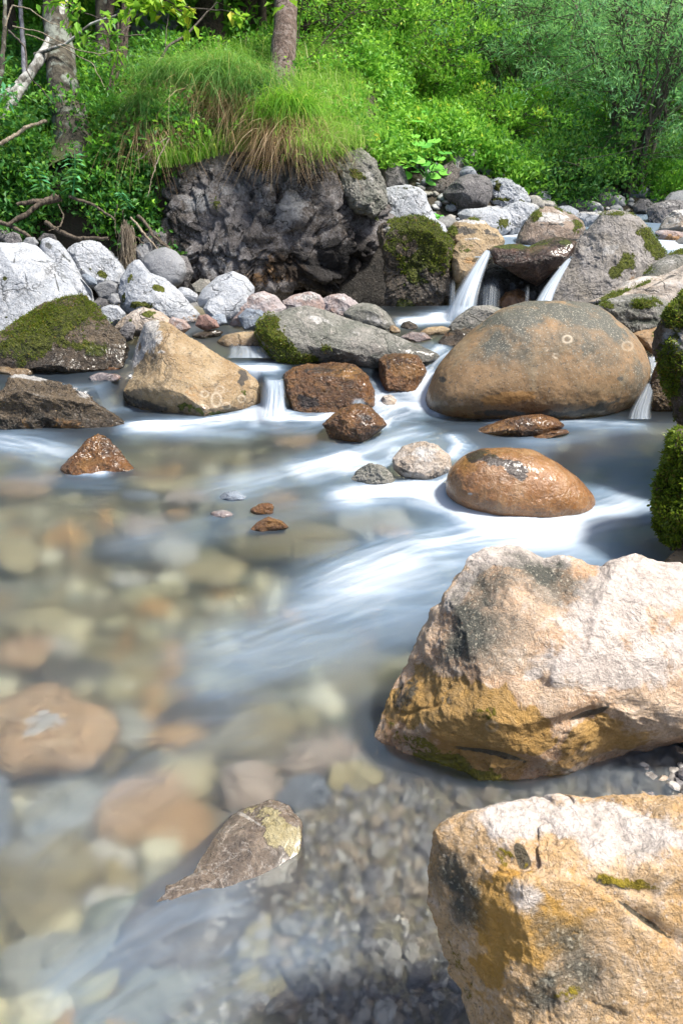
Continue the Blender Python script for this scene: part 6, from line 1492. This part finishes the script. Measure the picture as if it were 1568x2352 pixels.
    # roots in the hollow
    for k, (pts, rad, lab, mat) in enumerate([
        ([(130, 450), (95, 470), (60, 495), (20, 515)], [.035, .025, .022, .018], 'moss topped root reaching down left under the mottled tree', K['root']),
        ([(140, 455), (90, 462), (40, 470)], [.028, .024, .016], 'horizontal root under the moss topped one', K['root']),
        ([(-10, 508), (30, 518), (65, 540), (85, 562)], [.020, .020, .016, .010], 'thick root at the left edge above the white rocks', K['root']),
        ([(105, 510), (140, 535), (180, 550), (250, 548)], [.022, .018, .018, .015], 'long horizontal root over the white rocks', K['root']),
        ([(135, 470), (147, 495), (135, 520), (112, 530)], [.006, .007, .006, .004], 'curling thin root under the moss topped one', K['root']),
        ([(285, 505), (310, 540), (330, 560)], [.012, .010, .006], 'slanting root in the hollow, left of the fibrous clump', K['root']),
        ([(300, 500), (325, 530), (350, 560), (370, 582)], [.011, .010, .008, .005], 'long grey root crossing the hollow', K['twig_pale']),
        ([(318, 498), (345, 520), (362, 548), (395, 575)], [.018, .016, .014, .010], 'thick knotted root at the right of the hollow', K['root']),
        ([(360, 540), (380, 560), (402, 578)], [.010, .009, .006], 'short root tip pointing at the grey boulder', K['root']),
        ([(270, 470), (262, 510), (268, 545)], [.004, .004, .002], 'hair thin root dangling in the hollow', K['root']),
        ([(285, 480), (280, 520), (270, 560)], [.004, .003, .002], 'second hair thin root dangling in the hollow', K['root']),
        ([(160, 452), (210, 470), (250, 495), (262, 505)], [.016, .013, .010, .008], 'root arching along the roof of the hollow', K['root'])]):
        t0 = 4.98
        pole(lab, [PT(u, v, t0 - .02 * i) for i, (u, v) in enumerate(pts)], [q * .72 for q in rad], mat, 40 + k, 'root', 'root', rough=.25)
    # fibrous root clump
    rng = np.random.RandomState(3); m = Mix(); a = PT(290, 525, 4.85)
    for k in range(160):
        p = a + rng.normal(size=3) * [.02, .02, .02]; v, f = tube(spline([p, p + [rng.normal() * .015, rng.normal() * .01, -.10], p + [rng.normal() * .02 - .01, rng.normal() * .01 - .01, -.22 + rng.normal() * .03]], 7, .01, rng), .0016, 3); m.add(v, f, rng.rand())
    tag(m.build('root_clump', K['twig_pale'], None, a), 'clump of fine fibrous roots dangling above the white rocks', 'root')

def stick_mat():
    return bark_mat('blue_grey_wood', (.10, .10, .12), (.22, .22, .26), None, 0, 1)

def crown_over(root, c, R, ncl, seed, mat='mid', L=.06):
    """the leafy crown high above the picture that shades the bank"""
    rng = np.random.RandomState(seed); base = np.array(root.location)
    o = rng.normal(size=(ncl, 3)); o /= np.linalg.norm(o, axis=1)[:, None]; cc = c + o * (rng.rand(ncl) ** .4)[:, None] * R * np.array([1, 1, .6])
    n = ncl * 14; i = rng.randint(0, ncl, n)
    v, f, t = leaves(cc[i] + rng.normal(size=(n, 3)) * .12, rnd_dirs(n, rng, .2), L * 1.4, L * .8, rng, flat=1)
    m = Mix(); m.add(v, f, t); m.build('crown', GREEN[mat], root, smooth=False)
def spruce_crown(root, c, H, R, seed):
    rng = np.random.RandomState(seed); m = Mix(); P, D = [], []
    for k in range(60):
        s = k / 60; a = rng.uniform(0, 6.28); r = R * (1 - s * .8) * rng.uniform(.7, 1.1); z = s * H
        e = c + np.array([math.cos(a) * r, math.sin(a) * r, z - .25 * r]); p = c + np.array([0, 0, z])
        q = rng.rand(160)[:, None]; P.append(p + (e - p) * q + rng.normal(size=(160, 3)) * .07 * np.array([1, 1, .5])); D.append(np.repeat((e - p)[None], 160, 0) + rng.normal(size=(160, 3)) * .6 * r)
    P, D = np.concatenate(P), np.concatenate(D)
    v, f, t = leaves(P, D, .10, .02, rng, droop=.3); m.add(v, f, t); m.build('crown', GREEN['deep'], root, smooth=False)

def sprays():
    """leafy sprays hanging into the top of the picture and saplings"""
    rng = np.random.RandomState(9)
    def spray(name, lab, pts, rad, n, L, W, mat, reach=.12, cat='branch', seed=0, side=9, flat=3, bark='twig'):
        r = np.random.RandomState(seed); root = empty(name, pts[0], lab, cat)
        c = spline(pts, 24, .02, r); v, f = tube(c, np.linspace(rad, rad * .3, 24), 6); m = Mix(); m.add(v, f); m.build('branch', GREEN[bark], root)
        m = Mix(); P, D = [], []
        for k in range(side):
            j = r.randint(5, 24); p = c[j]; e = p + r.normal(size=3) * reach * np.array([1.3, .8, .7]) + [0, 0, .02]
            v, f = tube(spline([p, (p + e) / 2 + [0, 0, .01], e], 5), .0022, 3); m.add(v, f)
            q = r.rand(n // side)[:, None]; P.append(p + (e - p) * q + r.normal(size=(n // side, 3)) * .018); D.append(np.repeat((e - p)[None], n // side, 0) / reach + r.normal(size=(n // side, 3)) * .9)
        m.build('twig', GREEN[bark], root)
        v, f, t = leaves(np.concatenate(P), np.concatenate(D), L, W, r, droop=.25, flat=flat); m = Mix(); m.add(v, f, t); m.build('foliage', GREEN[mat], root, smooth=False)
    spray('leafy_branch', 'yellow green maple spray hanging at the top, left of centre', [PT(240, -120, 4.6), PT(330, -30, 4.6), PT(420, 10, 4.6), PT(520, 25, 4.6)], .008, 150, .075, .05, 'yellow', .13, seed=1, side=12)
    spray('leafy_branch', 'bright spray hanging over the top of the mottled tree', [PT(60, -120, 4.8), PT(130, -20, 4.8), PT(190, 30, 4.8), PT(260, 45, 4.8)], .006, 110, .065, .04, 'bright', .13, seed=2, side=10)
    spray('leafy_branch', 'second maple spray at the top, over the bent branch', [PT(500, -140, 4.7), PT(440, -40, 4.7), PT(380, 0, 4.7), PT(320, 15, 4.7)], .007, 120, .07, .048, 'yellow', .13, seed=3, side=11)
    spray('leafy_branch', 'single big leaved twig dangling before the spruce trunk', [PT(640, -120, 4.6), PT(650, -40, 4.6), PT(662, 5, 4.6), PT(668, 25, 4.6)], .004, 9, .07, .055, 'yellow', .04, seed=4, side=3)
    spray('leafy_branch', 'green leaves reaching in from the left edge', [PT(-80, 200, 4.9), PT(-20, 205, 4.9), PT(20, 215, 4.9), PT(45, 225, 4.9)], .004, 50, .06, .028, 'teal', .07, seed=5, side=7)
    spray('leafy_branch', 'leafy twig between the dark stems and the mound', [PT(300, 60, 5.4), PT(270, 90, 5.3), PT(250, 150, 5.3), PT(300, 190, 5.3)], .004, 80, .05, .028, 'mid', .12, seed=6, side=10)
    spray('leafy_branch', 'leafy twig crossing the mottled trunk', [PT(330, 80, 5.3), PT(260, 85, 5.25), PT(200, 100, 5.2), PT(170, 108, 5.2)], .004, 50, .055, .028, 'mid', .09, seed=7, side=8)
    spray('leafy_branch', 'small leafy twig low on the dark bank', [PT(270, 330, 5.2), PT(290, 300, 5.1), PT(310, 295, 5.05), PT(330, 300, 5.0)], .003, 60, .045, .026, 'mid', .08, seed=8, side=8)
    # the thin leaved sapling right of the spruce
    for k, (pts, n, lab) in enumerate([
        ([(640, 250), (665, 190), (720, 120), (800, 40), (860, -20)], 260, 'slender shrub branch sweeping up right of the spruce trunk'),
        ([(660, 265), (700, 235), (740, 195), (790, 150), (830, 120)], 160, 'low slender branch right of the spruce trunk'),
        ([(645, 240), (670, 150), (690, 60), (700, -40)], 240, 'upright slender shrub branch beside the spruce trunk'),
        ([(690, 60), (740, 40), (800, 60), (850, 110)], 220, 'leafy branch arching down right of the spruce trunk'),
        ([(760, -40), (800, 20), (840, 80), (900, 130)], 260, 'leafy branch hanging from the top, centre'),
        ([(700, -40), (760, 10), (820, 10), (900, 30)], 260, 'topmost leafy branch, centre'),
        ([(900, -40), (880, 40), (920, 100), (960, 160)], 220, 'leafy branch between the spruce and the pale willow')]):
        spray('leafy_branch', lab, [PT(u, v, 5.9 + .12 * k) for u, v in pts], .008, n, .038, .022, 'bright' if k % 2 else 'mid', .22, seed=20 + k, side=26, bark='bark_dark')
    for (u, v, n, sd) in [(275, 225, 60, 1), (640, 200, 60, 2), (225, 300, 50, 3), (205, 270, 40, 4)]:
        pass

def willows():
    K = GREEN
    def base(u, y): x = (u - 784) / F_PX * (y * CP + .7 * SP); return (x, y, gz(x, y) - .03)
    W_ = 'tree'
    shrub('willow', 'big many stemmed willow with feathery blue green leaves at the right', W_, base(1440, 7.7), 2.15, 1.15, 18, 460, 44, .062, .012, K['willow'], K['bark_willow'], 51, r0=.024, clr=.15, low=.30, narrow=True)
    shrub('willow', 'second willow with many thin upright stems, centre right', W_, base(1185, 9.0), 2.2, 1.2, 16, 430, 44, .065, .013, K['willow'], K['bark_willow'], 52, r0=.019, clr=.16, low=.30, narrow=True)
    shrub('willow', 'pale silvery willow left of the second willow', W_, base(1040, 9.4), 2.1, .85, 10, 300, 44, .065, .014, K['willow_pale'], K['bark_willow'], 53, r0=.015, clr=.17, low=.25, narrow=True)
    shrub('willow', 'willow at the far right edge behind the big one', W_, base(1660, 8.8), 2.2, 1.1, 12, 300, 55, .065, .014, K['willow'], K['bark_willow'], 54, clr=.18, low=.2, narrow=True)
    shrub('willow', 'pale willow filling the gap between the two larger ones', W_, base(1310, 10.5), 2.3, 1.1, 10, 320, 55, .075, .016, K['willow_pale'], K['bark_willow'], 55, clr=.19, low=.3, narrow=True)
    shrub('shrub', 'yellow green bush behind the butterbur, under the pale willow', 'bush', base(960, 8.2), 1.0, .6, 8, 150, 50, .05, .024, K['bright'], K['twig'], 56, clr=.12)
    shrub('shrub', 'low bright bush at the foot of the second willow', 'bush', base(1130, 7.9), .7, .6, 8, 130, 50, .05, .02, K['bright'], K['twig'], 57, clr=.11)
    shrub('shrub', 'bright bush left of the yellow green one, above the cliff shoulder', 'bush', base(880, 7.6), .8, .5, 8, 120, 50, .045, .022, K['bright'], K['twig'], 58, clr=.11)
    shrub('shrub', 'dark low bush left of the big willow base', 'bush', base(1330, 7.7), .65, .6, 8, 150, 50, .05, .018, K['deep'], K['twig'], 59, clr=.12)
    shrub('shrub', 'dark spreading bush behind the slate grey stone', 'bush', base(1255, 7.3), .55, .55, 8, 130, 50, .045, .018, K['deep'], K['twig'], 60, clr=.11)
    shrub('shrub', 'small leafy bush at the right edge above the blue grey boulder', 'bush', base(1560, 7.6), .5, .5, 8, 110, 50, .05, .022, K['mid'], K['twig'], 61, clr=.11)
    # taller trees on the hillside behind
    labs = ['tree with dark foliage on the hillside, top left corner', 'round leaved tree behind the mottled trunk', 'tree filling the gap between the dark spruce trunks', 'bright green tree right of the scaly spruce trunk', 'dark tree behind the slender shrub branches', 'tree behind the pale silvery willow', 'tall tree behind the second willow', 'yellow green tree between the willows at the top', 'tree behind the big willow', 'tree in the upper right corner', 'far tree left of centre', 'far tree above the mound', 'far tree right of centre', 'far tree over the willows']
    us = [20, 200, 530, 740, 830, 960, 1120, 1260, 1420, 1600, 330, 620, 1010, 1370]
    ys = [10.5, 11.5, 13, 12, 10.5, 13, 12.5, 14, 12.5, 12, 14.5, 15.5, 16.5, 17]
    mats = ['deep', 'deep', 'mid', 'mid', 'deep', 'bright', 'willow_pale', 'bright', 'willow_pale', 'mid', 'bright', 'mid', 'bright', 'bright']
    for k in range(14):
        shrub('tree', labs[k], 'tree', base(us[k], ys[k]), 2.9, 1.7, 4, 230, 34, .10, .045, K[mats[k]], K['bark_dark'], 70 + k, clr=.32, low=.18, stem_part='stem', trunk=True, r0=.012)
    for k, (u, y, r, lab) in enumerate([(330, 8.9, .05, 'slim dark trunk behind the pale grey boulder'), (425, 10.2, .07, 'slim dark trunk left of the distant spruce pair'), (525, 10.6, .06, 'slim dark trunk between the distant spruce pair'), (615, 9.3, .05, 'slim dark trunk just left of the scaly spruce'), (705, 9.6, .05, 'slim grey trunk just right of the scaly spruce'), (790, 10.4, .06, 'slim dark trunk behind the slender shrub branches'), (870, 9.8, .045, 'slim leaning trunk left of the pale willow'), (180, 8.4, .05, 'slim dark trunk between the mottled and the forked tree'), (95, 8.0, .05, 'slim dark trunk behind the leaning log')]):
        x, yy, z = base(u, y); rr, c = trunk('tree', lab, [(x, yy, z - .1), (x + .03, yy, z + 1.2), (x - .02 + .2 * (k % 3 - 1), yy, z + 2.6), (x + .25 * (k % 3 - 1), yy, z + 4.2)], [r, r * .9, r * .8, r * .5], K['bark_dark'], 90 + k)
        crown_over(rr, np.array([x, yy, z + 4.3]), .8, 120, 95 + k, 'deep', .06)
    # spruce boughs with drooping needles, dark, behind the centre
import time
_t0 = time.time()
def step(name, fn):
    fn(); print("STEP", name, round(time.time() - _t0, 1), flush=True)
step('ground', ground)
step('water', water)
step('falls', falls)
step('boulders', boulders)
step('cliff', cliff)
step('sunk', sunk_stones)
step('pebbles', pebbles)
step('greens', greens)
step('grass', grass_and_herbs)
step('broad', broad_plants)
step('trees', trees)
step('sprays', sprays)
step('willows', willows)
